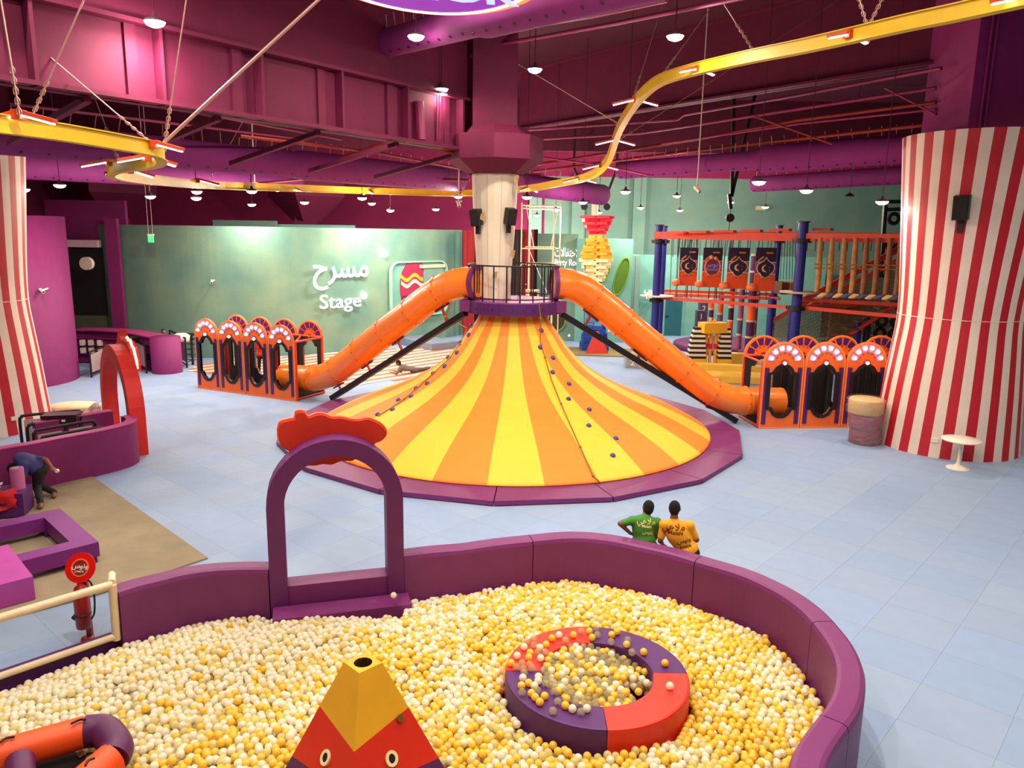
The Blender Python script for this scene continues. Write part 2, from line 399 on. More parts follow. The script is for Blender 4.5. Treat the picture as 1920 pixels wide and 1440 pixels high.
for k, (x0, y0, Y0, x1, y1, Y1) in enumerate([(-10, 140, 14, 640, 262, 24), (20, 195, 14, 560, 260, 22), (60, 150, 16, 420, 222, 18)]):
    pipe([(x0, y0, Y0), (x1, y1, Y1)], .03, PK, ['long thin', 'lower thin', 'upper thin'][k]+' pipe crossing under the left beam')
# ============================================================ STRIPED CONE WITH PLATFORM
CC = Vector((0, 21.28, 0))
PROF = [(.90, 3.36), (1.0, 3.12), (1.24, 2.79), (1.62, 2.28), (2.2, 1.75), (3.1, 1.25), (4.05, .86), (4.75, .56), (5.45, .2), (5.5, .12)]
PROF = [(v.x, v.y) for v in bez([(r, z, 0) for r, z in PROF], 3)]
def cone_r(z):
    for (r0, z0), (r1, z1) in zip(PROF, PROF[1:]):
        if z1 <= z <= z0: return r0+(r1-r0)*(z0-z)/(z0-z1+1e-9)
    return 0 if z > 3.4 else 5.5
def cone_hit(px, py, off=0.0):
    d = ray(px, py); t = 9/d.y
    for i in range(2600):
        p = Vector((0, 0, CH))+d*t
        if (p-CC).xy.length < cone_r(p.z)+off and p.z < 3.36: break
        t += .008
    return p
cone = thing('climbing_cone', 'huge orange and yellow striped climbing cone with a railed platform on top', 'play structure', CC)
CO = mat('cone_orange_fabric', (255, 138, 40), .65, var=.03, bump=.1, bscale=3); CY = mat('cone_yellow_fabric', (255, 196, 58), .65, var=.03, bump=.1, bscale=3)
NG = 28; g = 2*pi/NG; a_off = -pi/2+radians(1.2)-g/2
for half in range(2):
    b = MB(); k = 3
    for j in range(len(PROF)-1):
        pass
    b.lathe(PROF, k, smooth=True, a0=-g/2, a1=g/2)
    gm = b.mesh('stripe_panel', (CY, CO)[half])
    for i in range(half, NG, 2): part('stripe_panel', gm, None, cone, rz=a_off+g/2+i*g)
# purple landing mats
NM = 16; ga = 2*pi/NM
b = MB(); r0, r1 = 5.35, 6.42
q = [(r0*cos(-ga/2+.002), r0*sin(-ga/2+.002)), (r1*cos(-ga/2+.002), r1*sin(-ga/2+.002)), (r1*cos(ga/2-.002), r1*sin(ga/2-.002)), (r0*cos(ga/2-.002), r0*sin(ga/2-.002))]
b.prism(q, .1, z0=.02); mm = b.mesh('landing_mat', PURPLE)
for i in range(NM): part('landing_mat', mm, None, cone, rz=-pi/2+radians(-3)+i*ga+ga/2)
# platform
b = MB(); b.lathe([(0, 3.68), (1.26, 3.68), (1.26, 3.62), (0, 3.62)], 32, smooth=False)
part('platform_deck', b, mat('lilac_deck', (160, 84, 150), .5), cone)
fa = MB(); pts8 = [(1.3*cos(-pi/2+radians(x)), 1.3*sin(-pi/2+radians(x))) for x in (-58, -35, -12, 12, 35, 58)]
for i in range(24):
    a1 = 2*pi*i/24; a2 = 2*pi*(i+.985)/24
    fa.prism([(1.27*cos(a1), 1.27*sin(a1)), (1.34*cos(a1), 1.34*sin(a1)), (1.34*cos(a2), 1.34*sin(a2)), (1.27*cos(a2), 1.27*sin(a2))], .31, z0=3.34)
part('fascia', fa, DPURPLE, cone)
for s in (-1, 1): part('side_fascia', MB().box((s*1.22, -.28, 3.53), (.3, .7, .3), rz=s*.2), PURPLE, cone)
bl_ = MB()
for s in range(9):
    an = -pi/2+radians(-48+12*s); bl_.cyl((1.34*cos(an), 1.34*sin(an), 3.5), (1.36*cos(an), 1.36*sin(an), 3.5), .02, n=6)
part('bolt', bl_, mat('bolt_steel', (160, 120, 140), .3, 1), cone, kind='stuff')
RR = 1.24
ring = lambda z: [(RR*cos(2*pi*i/40), RR*sin(2*pi*i/40), z) for i in range(40)]
part('top_rail', MB().tube(ring(4.62), .022, 6, closed=True), BLACK, cone)
part('bottom_rail', MB().tube(ring(3.76), .018, 6, closed=True), BLACK, cone)
bm_ = MB().cyl((RR, 0, 3.68), (RR, 0, 4.62), .02, n=6).mesh('baluster', BLACK)
bs = MB(); bs.tube([(RR, -.045, 4.6), (RR, -.045, 3.9), (RR, .045, 3.9), (RR, .045, 4.6)], .017, 5); bsm = bs.mesh('baluster_loop', BLACK)
for i in range(22):
    an = 2*pi*i/22
    if abs(sin(an)) < .3 and cos(an) > 0 and False: continue
    part('baluster', bm_, None, cone, rz=an)
for i in range(0, 22, 3): part('baluster_loop', bsm, None, cone, rz=2*pi*(i+1.5)/22)
# climbing grips
GR = mat('violet_grip', (74, 62, 150), .4)
gm = MB(); gm.lathe([(0, .055), (.035, .05), (.06, .025), (.068, 0)], 10); gm = gm.mesh('climbing_grip', GR)
for (x, y) in [(1015, 620), (1013, 651), (1037, 671), (1036, 698), (1067, 720), (1066, 748), (1105, 768), (1104, 798), (1155, 822), (1149, 854), (884, 611), (879, 628), (863, 642), (857, 661), (840, 670), (834, 687), (812, 700), (801, 719), (780, 728), (771, 743), (747, 750), (736, 768), (708, 777)]:
    p = cone_hit(x, y, .02)-CC; o = part('climbing_grip', gm, None, cone, loc=p)
    rr = p.xy.length; sl = (cone_r(p.z-.1)-cone_r(p.z+.1))/.2
    nrm = Vector((p.x/rr, p.y/rr, sl)).normalized(); o.rotation_mode = 'QUATERNION'; o.rotation_quaternion = nrm.to_track_quat('Z', 'Y')
ROPE = mat('jute_rope', (150, 112, 52), .9)
for pts in ([(999, 573), (1006, 604), (1013, 640), (1022, 670), (1034, 712), (1052, 757), (1070, 798), (1088, 838), (1103, 872), (1112, 892), (1126, 905)], [(899, 573), (888, 592), (876, 615), (862, 645), (843, 672), (812, 700), (785, 725), (758, 748), (733, 765), (710, 779)]):
    P = [cone_hit(x, y, .05)-CC for x, y in pts[2:]]
    P = [Vector((p.x, p.y, p.z)) for p in P]
    first = [Vector((P[0].x*.9, -1.38, 3.72)), Vector((P[0].x*1.0, -1.3, 3.3))]
    mb = MB().tube(first+P, .016, 6)
    for q in (first+P)[1::2]: mb.sphere(q, .035, 6, 4)
    part('climbing_rope', mb, ROPE, cone)
# white wrapped column rising through the platform, horse-leg shape
wc_ = thing('wrapped_column', 'white boarded column rising from the platform to the ceiling beam', 'column', (XC, 21.35, 3.7))
CW = mat('white_board', (232, 218, 188), .6, noisecol=(238, 226, 206), vscale=2, bump=.1, bscale=4)
pf = [(.47, 0), (.46, .35), (.5, 1.0), (.56, 1.9), (.6, 2.7), (.62, 3.3)]
for i in range(10):
    b = MB(); b.lathe(pf, 2, a0=2*pi*i/10+.006, a1=2*pi*(i+1)/10-.006, smooth=False); o = part('board', b, CW, wc_)
    if i == 0: lb = MB(); lb.lathe([(r-.02, z) for r, z in pf], 20); part('lining', lb, mat('shadow_card', (170, 150, 120), .8), wc_)
# torn paper flaps
fm = MB(); 
for (x, y) in ((901, 400), (965, 330), (958, 470), (925, 510)):
    p = Y(x, y, 20.72)-Vector((XC, 21.35, 3.7)); fm.add([p, p+Vector((.12, -.03, .02)), p+Vector((.08, -.07, -.2)), p+Vector((-.02, -.05, -.14))], [(0, 1, 2, 3)])
part('paper_flap', fm, mat('brown_tape', (170, 130, 70), .6), wc_, kind='stuff')
SPK = BLACK
def speaker(loc, rz, label, s=1.0, tilt=.25):
    t = thing('wall_speaker', label, 'speaker', loc, rz)
    M = Matrix.Rotation(tilt, 3, 'X')
    part('cabinet', MB().box((0, 0, 0), (.25*s, .24*s, .42*s), M=M), SPK, t)
    gb = MB(); gb.box(M @ Vector((0, -.125*s, 0)), (.22*s, .02, .38*s), M=M); part('grille', gb, mat('speaker_grille', (34, 30, 30), .9), t)
    part('bracket', MB().box((0, .1*s, -.28*s), (.1*s, .1*s, .3*s)), SPK, t)
speaker(Y(893, 408, 20.75), -.5, 'black speaker on the left side of the white column')
speaker(Y(957, 406, 20.75), .5, 'black speaker on the right side of the white column')

# ============================================================ TUBE SLIDES
TUBE = mat('orange_tube_plastic', (255, 136, 42), .32, var=.04, coat=.3)
def tube_slide(label, pts, mouth_n, beam_a, beam_b, br, side):
    base = Vector((pts[-1][0], pts[-1][1], 0)); t = thing('tube_slide', label, 'slide', base)
    P = [Vector(p)-base for p in bez(pts, 10)]; R = .42
    L = [0]
    for i in range(1, len(P)): L.append(L[-1]+(P[i]-P[i-1]).length)
    def at(s):
        s = max(0, min(L[-1]-1e-4, s)); i = max(k for k in range(len(L)) if L[k] <= s); i = min(i, len(P)-2)
        k = (s-L[i])/(L[i+1]-L[i]); return P[i].lerp(P[i+1], k), (P[i+1]-P[i]).normalized()
    nseg = 7; seg = L[-1]/nseg
    for i in range(nseg):
        q = [at(i*seg+seg*k/6)[0] for k in range(7)]
        mb = MB().tube(q, R, 28, caps=False); mb.tube([at((i)*seg+.0)[0], at(i*seg+.05)[0]], R+.022, 28)
        mb.tube(q[::-1], R-.02, 28, caps=False)
        part('tube_segment', mb, TUBE, t)
        sb = MB(); c, d = at(i*seg+.025); x, y, _ = frame(d)
        for k in range(10): a = 2*pi*k/10; n = x*cos(a)+y*sin(a); sb.cyl(c+n*(R+.02), c+n*(R+.045), .018, n=5)
        part('bolt', sb, mat('orange_bolt', (170, 70, 20), .4), t, kind='stuff')
    c, d = at(0); mb = MB(); mb.tube([c-d*.03, c+d*.03], R+.07, 28, caps=False); mb.tube([c+d*.03, c-d*.03], R-.01, 28, caps=False)
    x, y, _ = frame(d); o_ = [((R+.07)*cos(2*pi*i/28), (R+.07)*sin(2*pi*i/28)) for i in range(28)]; i_ = [((R-.03)*cos(2*pi*i/28), (R-.03)*sin(2*pi*i/28)) for i in range(28)]
    M = basis(c-d*.03, x, y); mb.ringprism(o_, i_, .05, M)
    part('mouth_ring', mb, PURPLE, t)
    for s in (.30, .52, .72):
        c, d = at(L[-1]*s); side_v = d.cross(Vector((0, 0, 1))).normalized(); up = side_v.cross(d).normalized()
        vb = MB()
        for k in range(6):
            pass
        q = []
        for e in (-.55, .55):
            for a in (-.75, -.35, 0, .35, .75): q.append(c+d*e+(up*cos(a*.9)+side_v*sin(a*.9))*(R+.014))
        vb.add(q, [(k, k+1, k+6, k+5) for k in range(4)], 0, True)
        part('roof_window', vb, CLEARW, t)
    A = Vector(beam_a)-base; B = Vector(beam_b)-base
    part('support_beam', MB().beam(A, B, .16, .16), BLACK, t)
    for s in br:
        c, d = at(L[-1]*s); k = min(1, max(0, ((c-A).dot(B-A))/(B-A).length_squared)); foot = A.lerp(B, k)
        dn = (foot-c).normalized(); mb = MB().beam(c+dn*R*.95, foot, .07, .05)
        part('strut', mb, mat('rust_strut', (176, 52, 22), .5), t)
        cb = MB(); x = d; cb.beam(c+dn*(R+.03)-d*.28, c+dn*(R+.03)+d*.28, .07, .04); part('clamp', cb, mat('dark_clamp', (80, 24, 22), .5), t)
tube_slide('orange tube slide descending left from the platform to the left booth', [(-.98, 20.9, 4.13), (-1.45, 21.2, 4.1), (-2.15, 21.75, 3.78), (-3.9, 23.0, 2.42), (-5.5, 24.15, 1.16), (-6.15, 24.65, .78), (-6.7, 24.95, .66), (-7.7, 25.35, .62)], None, (-1.3, 21.05, 3.3), (-5.91, 24.62, .06), (.17, .4, .58, .76), -1)
tube_slide('orange tube slide descending right from the platform to the right booth', [(1.12, 21.0, 4.13), (1.6, 21.1, 4.1), (2.2, 21.3, 3.76), (3.9, 21.75, 2.42), (5.6, 22.15, 1.12), (6.3, 22.3, .78), (6.9, 22.42, .66), (8.1, 22.55, .62)], None, (1.35, 20.95, 3.3), (6.71, 22.31, .06), (.17, .4, .58, .76), 1)

# ============================================================ ARCADE BOOTHS
BO = mat('booth_orange_board', (244, 108, 34), .5); BOL = mat('booth_light_edge', (252, 140, 60), .5); LIL = mat('lilac_segment', (172, 140, 196), .5); PUB = mat('booth_purple_board', (74, 24, 104), .5)
def star(poly, c, angs):
    out = []
    for a in angs:
        d = (cos(a), sin(a)); best = 0
        for (x0, y0), (x1, y1) in zip(poly, poly[1:]+poly[:1]):
            ex, ey = x1-x0, y1-y0; den = d[0]*ey-d[1]*ex
            if abs(den) < 1e-9: continue
            t = ((x0-c[0])*ey-(y0-c[1])*ex)/den; s = ((x0-c[0])*d[1]-(y0-c[1])*d[0])/den
            if t > 0 and -1e-6 <= s <= 1+1e-6: best = max(best, t)
        out.append((c[0]+d[0]*best, c[1]+d[1]*best))
    return out
def booth(label, loc, rz, n, wd, Hs, tube_end):
    t = thing('arcade_booth', label, 'play booth', loc, rz); D = 1.42; r = wd/2-.01; k = Hs
    outer = [(-r, 0), (r, 0), (r, k)]+[(r*cos(pi*i/18), k+r*sin(pi*i/18)) for i in range(1, 18)]+[(-r, k)]
    ww = wd*.29; cy = 1.12
    win = [(ww, .62), (ww, 1.6), (ww*.72, 1.6), (ww*.5, 1.74), (ww*.2, 1.82), (-ww*.2, 1.82), (-ww*.5, 1.74), (-ww*.72, 1.6), (-ww, 1.6), (-ww, .62), (-ww*.72, .62), (-ww*.5, .47), (-ww*.2, .4), (ww*.2, .4), (ww*.5, .47), (ww*.72, .62)]
    angs = sorted(set([2*pi*i/56 for i in range(56)]+[atan2(y-cy, x) % (2*pi) for x, y in win+[(-r, 0), (r, 0)]]))
    O = star(outer, (0, cy), angs); I = star(win, (0, cy), angs); I2 = star([(x*1.32, cy+(y-cy)*1.12) for x, y in win], (0, cy), angs)
    base = MB().ringprism(O, I, .05).mesh('front_panel', BO)
    fr = MB().ringprism(I2, I, .1, z0=-.02).mesh('window_frame', BLACK)
    O1 = [(x*.985, cy+(y-cy)*.992) for x, y in O]; O2 = [(x*.93, cy+(y-cy)*.965) for x, y in O]
    edge = MB().ringprism(O1, O2, .012, z0=.05).mesh('edge_band', BOL)
    st = MB()
    for s in (-1, 1): st.box((s*r*.80, k*.5-.0, .058), (r*.2, k*.86, .016))
    st = st.mesh('side_stripe', PUB)
    def seg(a0, a1, r0, r1): return [(r0*cos(a0), k+.02+r0*sin(a0)), (r1*cos(a0), k+.02+r1*sin(a0)), (r1*cos((a0+a1)/2), k+.02+r1*sin((a0+a1)/2)), (r1*cos(a1), k+.02+r1*sin(a1)), (r0*cos(a1), k+.02+r0*sin(a1))]
    segs = [(radians(6+29.2*i), radians(6+29.2*i+22)) for i in range(6)]
    fs = []
    for a0, a1 in segs: fs.append(MB().prism(seg(a0, a1, r*.5, r*.84), .012, z0=.05))
    dots = MB()
    for i in range(5): a = radians(30+30*i); dots.cyl((r*.42*cos(a), k+.02+r*.42*sin(a), .05), (r*.42*cos(a), k+.02+r*.42*sin(a), .07), .018, n=6)
    dots = dots.mesh('stud', DRED)
    hub = MB().cyl((0, k+.0, .05), (0, k+.0, .075), r*.16, n=18).mesh('hub', DRED)
    bulb = MB().sphere((0, 0, 0), .046 if wd < 1.2 else .054, 10, 6).mesh('bulb', BULB)
    bulb2 = MB().sphere((0, 0, 0), .048, 10, 6).mesh('bulb', BULB)
    fsm = [[f.mesh('fan_segment', m) for f in fs] for m in (LIL, PUB)]
    rc_ = [(-r, 0), (r, 0), (r, k-.02), (-r, k-.02)]; lin_ = MB().ringprism(star(rc_, (0, cy), angs), I, .02, z0=.064).mesh('lining', BLACKF)
    def panel(x, y, flip, lit):
        p = obj('arch_panel', base, t, (x, y, 0)); p.rotation_euler = (pi/2, 0, pi if flip else 0)
        obj('window_frame', fr, p); obj('edge_band', edge, p); obj('side_stripe', st, p); obj('stud', dots, p); obj('hub', hub, p)
        for i, (a0, a1) in enumerate(segs):
            obj('fan_segment', fsm[0 if lit else 1][i], p)
            if lit: a = (a0+a1)/2; obj('bulb', bulb, p, (r*.68*cos(a), k+.02+r*.68*sin(a), .085))
        if lit: obj('bulb', bulb2, p, (0, k, .1))
        else: obj('lining', lin_, p); obj('bulb_socket', MB().cyl((0, k, .07), (0, k, .1), .04, n=10).mesh('bulb_socket', ORANGE), p)
    for i in range(n):
        panel((i+.5)*wd, 0, False, True)
        panel((i+.5)*wd, D, False, False)
    W = n*wd
    for (x, y) in ((.03, .06), (W-.03, .06), (.03, D-.06), (W-.03, D-.06)): part('corner_post', MB().cyl((x, y, 0), (x, y, k+.02), .035, n=10), REDP, t)
    for z in (.05, k): 
        part('rail', MB().cyl((0, .06, z), (W, .06, z), .035, n=8), REDP, t); part('rail', MB().cyl((0, D-.06, z), (W, D-.06, z), .035, n=8), REDP, t)
        part('rail', MB().cyl((.03, .06, z), (.03, D-.06, z), .035, n=8), REDP, t); part('rail', MB().cyl((W-.03, .06, z), (W-.03, D-.06, z), .035, n=8), REDP, t)
    part('rail', MB().cyl((W-.03, .06, k), (W-.9, D-.06, k), .03, n=8), REDP, t)
    part('floor_pad', MB().box((W/2, D/2, .05), (W-.1, D-.1, .08)), BLACKF, t)
    for i in range(1, n):
        part('padded_post', MB().cyl((i*wd, .3, .08), (i*wd, .3, k), .06, n=8), DRED if i % 2 else BLACKF, t)
        part('padded_post', MB().cyl((i*wd+.2, D-.3, .08), (i*wd+.2, D-.3, k), .09, n=8), BLACKF, t)
    part('inner_curtain', MB().box((W/2, D-.12, k*.52), (W*.98, .03, k*.8)), NET, t) if False else None
    part('inner_curtain', MB().box((wd*(.75 if tube_end > 0 else n-.8), D-.35, k*.5), (wd*.28, .04, k*.95)), BLACKF, t)
    for x in (.02, W-.02): part('end_net', MB().quad((x, .08, .08), (x, D-.08, .08), (x, D-.08, k-.05), (x, .08, k-.05)), NET, t)
    return t
booth('row of four orange arch booths with lit bulbs at the end of the left slide', (-10.93, 26.26, 0), radians(-25.5), 4, 1.094, 1.93, 1)
booth('row of orange arch booths with lit bulbs at the end of the right slide', (7.16, 21.7, 0), radians(6.1), 4, 1.25, 1.93, -1)
# ============================================================ BALL PIT
def offs(c, i):
    d = c[min(i+1, len(c)-1)]-c[max(i-1, 0)]; return Vector((-d.y, d.x, 0)).normalized()
def sweep(mb, path, sec, mi=0, nrm=None):
    k = len(sec); vs = []
    for i, p in enumerate(path):
        n = nrm[i] if nrm else offs(path, i)
        vs += [Vector((p.x, p.y, p.z))+n*s[0]+Vector((0, 0, s[1])) for s in sec]
    N = len(path)
    mb.add(vs, [(i*k+j, i*k+(j+1) % k, (i+1)*k+(j+1) % k, (i+1)*k+j) for i in range(N-1) for j in range(k)], mi)
    mb.add(vs, [tuple(range(k))[::-1], tuple(range((N-1)*k, N*k))], mi); return mb
SEC = [(0, 0), (0, .93), (.02, .98), (.06, 1.0), (.24, 1.0), (.28, .98), (.30, .93), (.30, 0)]
def zp(pts, z): return [Vector((*Z(x, y, z).xy, 0)) for x, y in pts]
segpx = [[(222, 1110), (262, 1097), (300, 1088), (345, 1077), (393, 1070), (450, 1067), (503, 1067)],
         [(757, 1042), (815, 1035), (873, 1030), (935, 1021), (1000, 1014)],
         [(1000, 1014), (1073, 1008), (1140, 1013), (1207, 1027), (1255, 1038), (1302, 1052)],
         [(1302, 1052), (1380, 1075), (1425, 1094), (1467, 1117), (1500, 1142), (1522, 1165)],
         [(1522, 1165), (1550, 1203), (1565, 1243), (1562, 1287), (1550, 1315), (1533, 1337)],
         [(1533, 1337), (1507, 1370), (1487, 1403), (1478, 1440), (1476, 1520), (1484, 1640)]]
allc = []; segs_w = []
for sgp in segpx: segs_w.append(bez(zp(sgp, 1.0), 5))
full = [segs_w[0]]; right = []
for k in range(1, 6): right += segs_w[k][(0 if k == 1 else 1):]
pit = thing('ball_pit_wall', 'curved purple padded wall around the ball pit', 'padded wall', (0, 9.5, 0))
o_ = Vector((0, 9.5, 0)); cut = 0
def padseg(path, nr):
    P = [p.copy()-o_ for p in path]
    d0 = (P[1]-P[0]).normalized(); P[0] += d0*.006; P[-1] -= (P[-1]-P[-2]).normalized()*.006
    part('wall_pad', sweep(MB(), P, SEC, nrm=nr), PURPLE, pit)
padseg(segs_w[0], [offs(segs_w[0], i) for i in range(len(segs_w[0]))])
st_ = 0
for k in range(1, 6):
    n_ = len(segs_w[k]); nr = [offs(right, st_+i) for i in range(n_)]
    padseg(segs_w[k], nr); st_ += n_-1
# low left wall beneath the rail
FA = Vector((-4.97, 8.92, 0)); FD = Vector((-.87, -.92, 0)).normalized()
lw = [FA+FD*.0, FA+FD*3.2]
part('wall_pad', MB().add([], []).beam(FA-o_+Vector((-.1, .12, .17)), FA+FD*3.4-o_+Vector((-.1, .12, .17)), .22, .34), DPURPLE, pit)
# interior polygon
poly = [FA+FD*3.4, FA]+segs_w[0][2:]+right+[Vector((2.6, 4.2, 0)), Vector((-7.4, 4.2, 0))]
part('floor_pad', MB().prism([(p.x, p.y-9.5) for p in poly], .04, z0=.01), mat('pit_floor', (190, 150, 90), .8), pit)
PX = np.array([p.x for p in poly]); PY = np.array([p.y for p in poly])
def inside(x, y):
    c = np.zeros(x.shape, bool); n = len(PX)
    for i in range(n):
        j = i-1
        m = ((PY[i] > y) != (PY[j] > y)); xi = (PX[j]-PX[i])*(y-PY[i])/(PY[j]-PY[i]+1e-12)+PX[i]
        c ^= m & (x < xi)
    return c
def edist(x, y):
    d = np.full(x.shape, 9.0); n = len(PX)
    for i in range(n):
        j = (i+1) % n; ax, ay, bx, by = PX[i], PY[i], PX[j], PY[j]; L2 = (bx-ax)**2+(by-ay)**2+1e-9
        t = np.clip(((x-ax)*(bx-ax)+(y-ay)*(by-ay))/L2, 0, 1); d = np.minimum(d, np.hypot(x-ax-t*(bx-ax), y-ay-t*(by-ay)))
    return d
rng = np.random.default_rng(5)
def nz(x, y, s, o=0):
    v = 0*x
    for k in range(5): a = 1.3*k+o; v = v+np.sin(s*(x*cos(a)+y*sin(a))+k*2.1+o)*np.cos(s*.7*(x*sin(a*1.7)-y*cos(a*1.3))+o*2)
    return v/2.2
BR = .042
PC = Vector((.98, 7.7, 0)); PYC = Vector((-1.33, 6.42, 0))
def hfield(x, y):
    e = edist(x, y); return .5-.22*np.clip(1-e/1.1, 0, 1)**1.2+.035*nz(x, y, 2.4)-.05*np.clip((-x-2.5)/2.5, 0, 1)
pts = []
sp_ = .0865
for L in range(3):
    gx, gy = np.meshgrid(np.arange(-6.6, 3.6, sp_), np.arange(4.9, 11.0, sp_*.866))
    gx = gx+(np.arange(gy.shape[0]) % 2)[:, None]*sp_/2+L*.031; gy = gy+L*.027
    gx = gx+rng.normal(0, .011, gx.shape); gy = gy+rng.normal(0, .011, gy.shape)
    x, y = gx.ravel(), gy.ravel(); m = inside(x, y); x, y = x[m], y[m]; m = edist(x, y) > BR; x, y = x[m], y[m]
    m = np.hypot(x-PC.x, y-PC.y) > 1.045; x, y = x[m], y[m]
    dxy = np.abs(x-PYC.x)+np.abs(y-PYC.y); m = dxy > (.80 if L == 0 else .8); x, y = x[m], y[m]
    fc = Z(95, 1448, .5); m = np.hypot(x-fc.x, y-fc.y) > .27; x, y = x[m], y[m]
    m = ~((y > 9.45) & (x > -3.3) & (x < -1.4)); x, y = x[m], y[m]
    z = hfield(x, y)-L*.07+rng.normal(0, .012, x.shape)+(rng.random(x.shape) < .06)*.03*(L == 0)
    pts.append(np.stack([x, y, z, np.full(x.shape, L)], 1))
P = np.concatenate(pts)
pyel = np.clip(.06+.47*np.clip((P[:, 0]+3.4)/2.0+(8.1-P[:, 1])/2.2, 0, 1)+.24*nz(P[:, 0], P[:, 1], 3.1, 1), .03, .8)
u = rng.random(len(P)); kind = np.where(u < pyel*.85, 1, np.where(u < pyel*.85+.18, 2, 0))
# pool balls
pp = []
for L in range(3):
    gx, gy = np.meshgrid(np.arange(-.8, .8, .088), np.arange(-.8, .8, .088*.866)); gx = gx+(np.arange(gy.shape[0]) % 2)[:, None]*.044+L*.03
    x, y = (gx+rng.normal(0, .01, gx.shape)).ravel(), (gy+rng.normal(0, .01, gx.shape)+L*.03).ravel(); m = np.hypot(x, y) < .615; x, y = x[m], y[m]
    m = rng.random(x.shape) > (.75*(np.hypot(x-.42, y+.12) < .2)); x, y = x[m], y[m]
    dz = .03-.12*np.clip((x+.1)/.6, 0, 1)
    pp.append(np.stack([x+PC.x, y+PC.y, .70+dz-.07*L+rng.normal(0, .012, x.shape), np.full(x.shape, L)], 1))
for _ in range(190):
    a = radians(rng.uniform(135, 258)); rr = rng.uniform(.64, .95) if a < radians(225) else rng.uniform(.64, .82); pp.append(np.array([[PC.x+rr*cos(a), PC.y+rr*sin(a), .79, 0]]))
rim = [(1090, 1335), (1102, 1331), (1037, 1333), (1048, 1328), (1247, 1243), (1207, 1222), (1256, 1286), (1177, 1200), (1175, 1208), (1185, 1223), (1157, 1184), (1147, 1190), (1156, 1193), (1146, 1203), (1118, 1178), (1105, 1183), (1090, 1183), (1048, 1190), (1035, 1196), (1120, 1190), (1110, 1195), (1075, 1190), (1060, 1200)]
for (x, y) in rim: q = Z(x, y, .792); pp.append(np.array([[q.x, q.y, .792, 0]]))
Q = np.concatenate(pp)
# relax rim overlaps
keep = []
for i in range(len(Q)):
    if all((Q[i][0]-Q[j][0])**2+(Q[i][1]-Q[j][1])**2+(Q[i][2]-Q[j][2])**2 > .0062 or Q[j][2] < .775 for j in keep) or Q[i][2] < .775: keep.append(i)
Q = Q[keep]
u = rng.random(len(Q)); kq = np.where(u < .40, 1, np.where(u < .80, 3, 0))
ps = Z(738, 1116, .6); Q = np.concatenate([Q, np.array([[ps.x, ps.y, .6, 0]])]); kq = np.append(kq, 0)
A = np.concatenate([P, Q]); K = np.concatenate([kind, kq]); inpool = np.array([0]*len(P)+[1]*len(Q))
BW = mat('white_ball', (255, 248, 226), .35, var=0, coat=.2); BY = mat('yellow_ball', (255, 224, 88), .35, var=0, coat=.2)
BC = mat('clear_ball', (252, 238, 170), .12, var=0, alpha=.6, coat=.5); BG = mat('smoky_clear_ball', (190, 180, 140), .08, var=0, alpha=.4, coat=.6)
# choose the 300 nearest visible top balls
cand = []
for i in np.where(A[:, 3] == 0)[0]:
    p = A[i][:3]; q = proj(p)
    if -5 < q[0] < 1925 and q[1] < 1448 and q[1] > 0: cand.append((hypot(p[1], hypot(p[0], p[2]-CH)), i))
cand.sort(); pick = [i for _, i in cand[:300]]
def translucent(m, c, f):
    nt = m.node_tree; b = nt.nodes['Principled BSDF']; t = nt.nodes.new('ShaderNodeBsdfTranslucent'); t.inputs[0].default_value = (*lin(c), 1)
    x = nt.nodes.new('ShaderNodeMixShader'); x.inputs[0].default_value = f; nt.links.new(b.outputs[0], x.inputs[1]); nt.links.new(t.outputs[0], x.inputs[2]); nt.links.new(x.outputs[0], nt.nodes['Material Output'].inputs[0])
translucent(BW, (255, 248, 222), .4); translucent(BY, (255, 218, 80), .4); translucent(BC, (255, 244, 180), .3)
s0 = []
bmats = (BW, BY, BC, BG)
for m in bmats:
    b = MB().sphere((0, 0, 0), BR, 14, 10); s0.append(b.mesh('ball', m))
nm = [('white', 'white'), ('yellow', 'yellow'), ('clear', 'see-through'), ('smoky', 'greyish see-through')]
PYR = PYC
for i in pick:
    x, y, z = A[i][:3]; k = int(K[i]); o = obj('play_ball', s0[k], None, (x, y, z))
    if inpool[i]: lb = '%s plastic ball in or on the round padded pool' % nm[k][1]; gr = '%s balls of the round pool' % nm[k][0]
    elif x > .5: lb = '%s ball in the pit in front of the round pool' % nm[k][1]; gr = '%s balls in front of the pool' % nm[k][0]
    elif x > -1.2: lb = '%s ball in the pit right of the eyed pyramid' % nm[k][1]; gr = '%s balls right of the pyramid' % nm[k][0]
    else: lb = '%s ball in the pit left of the eyed pyramid' % nm[k][1]; gr = '%s balls left of the pyramid' % nm[k][0]
    tag(o, lb, 'ball', gr)
rest = np.ones(len(A), bool); rest[pick] = False
me = bpy.data.meshes.new('ball_sea'); me.from_pydata(A[rest][:, :3].tolist(), [], [])
at = me.attributes.new('kind_id', 'INT', 'POINT'); at.data.foreach_set('value', K[rest].astype(np.int32))
for m in bmats: me.materials.append(m)
bs_ = obj('ball_sea', me); tag(bs_, 'dense bed of white, yellow and clear balls filling the pit', 'balls', None, 'stuff')
ng = bpy.data.node_groups.new('scatter_balls', 'GeometryNodeTree')
ng.interface.new_socket('Geometry', in_out='INPUT', socket_type='NodeSocketGeometry'); ng.interface.new_socket('Geometry', in_out='OUTPUT', socket_type='NodeSocketGeometry')
N = ng.nodes.new; Lk = ng.links.new
gi = N('NodeGroupInput'); go = N('NodeGroupOutput'); jn = N('GeometryNodeJoinGeometry'); na = N('GeometryNodeInputNamedAttribute'); na.data_type = 'INT'; na.inputs['Name'].default_value = 'kind_id'
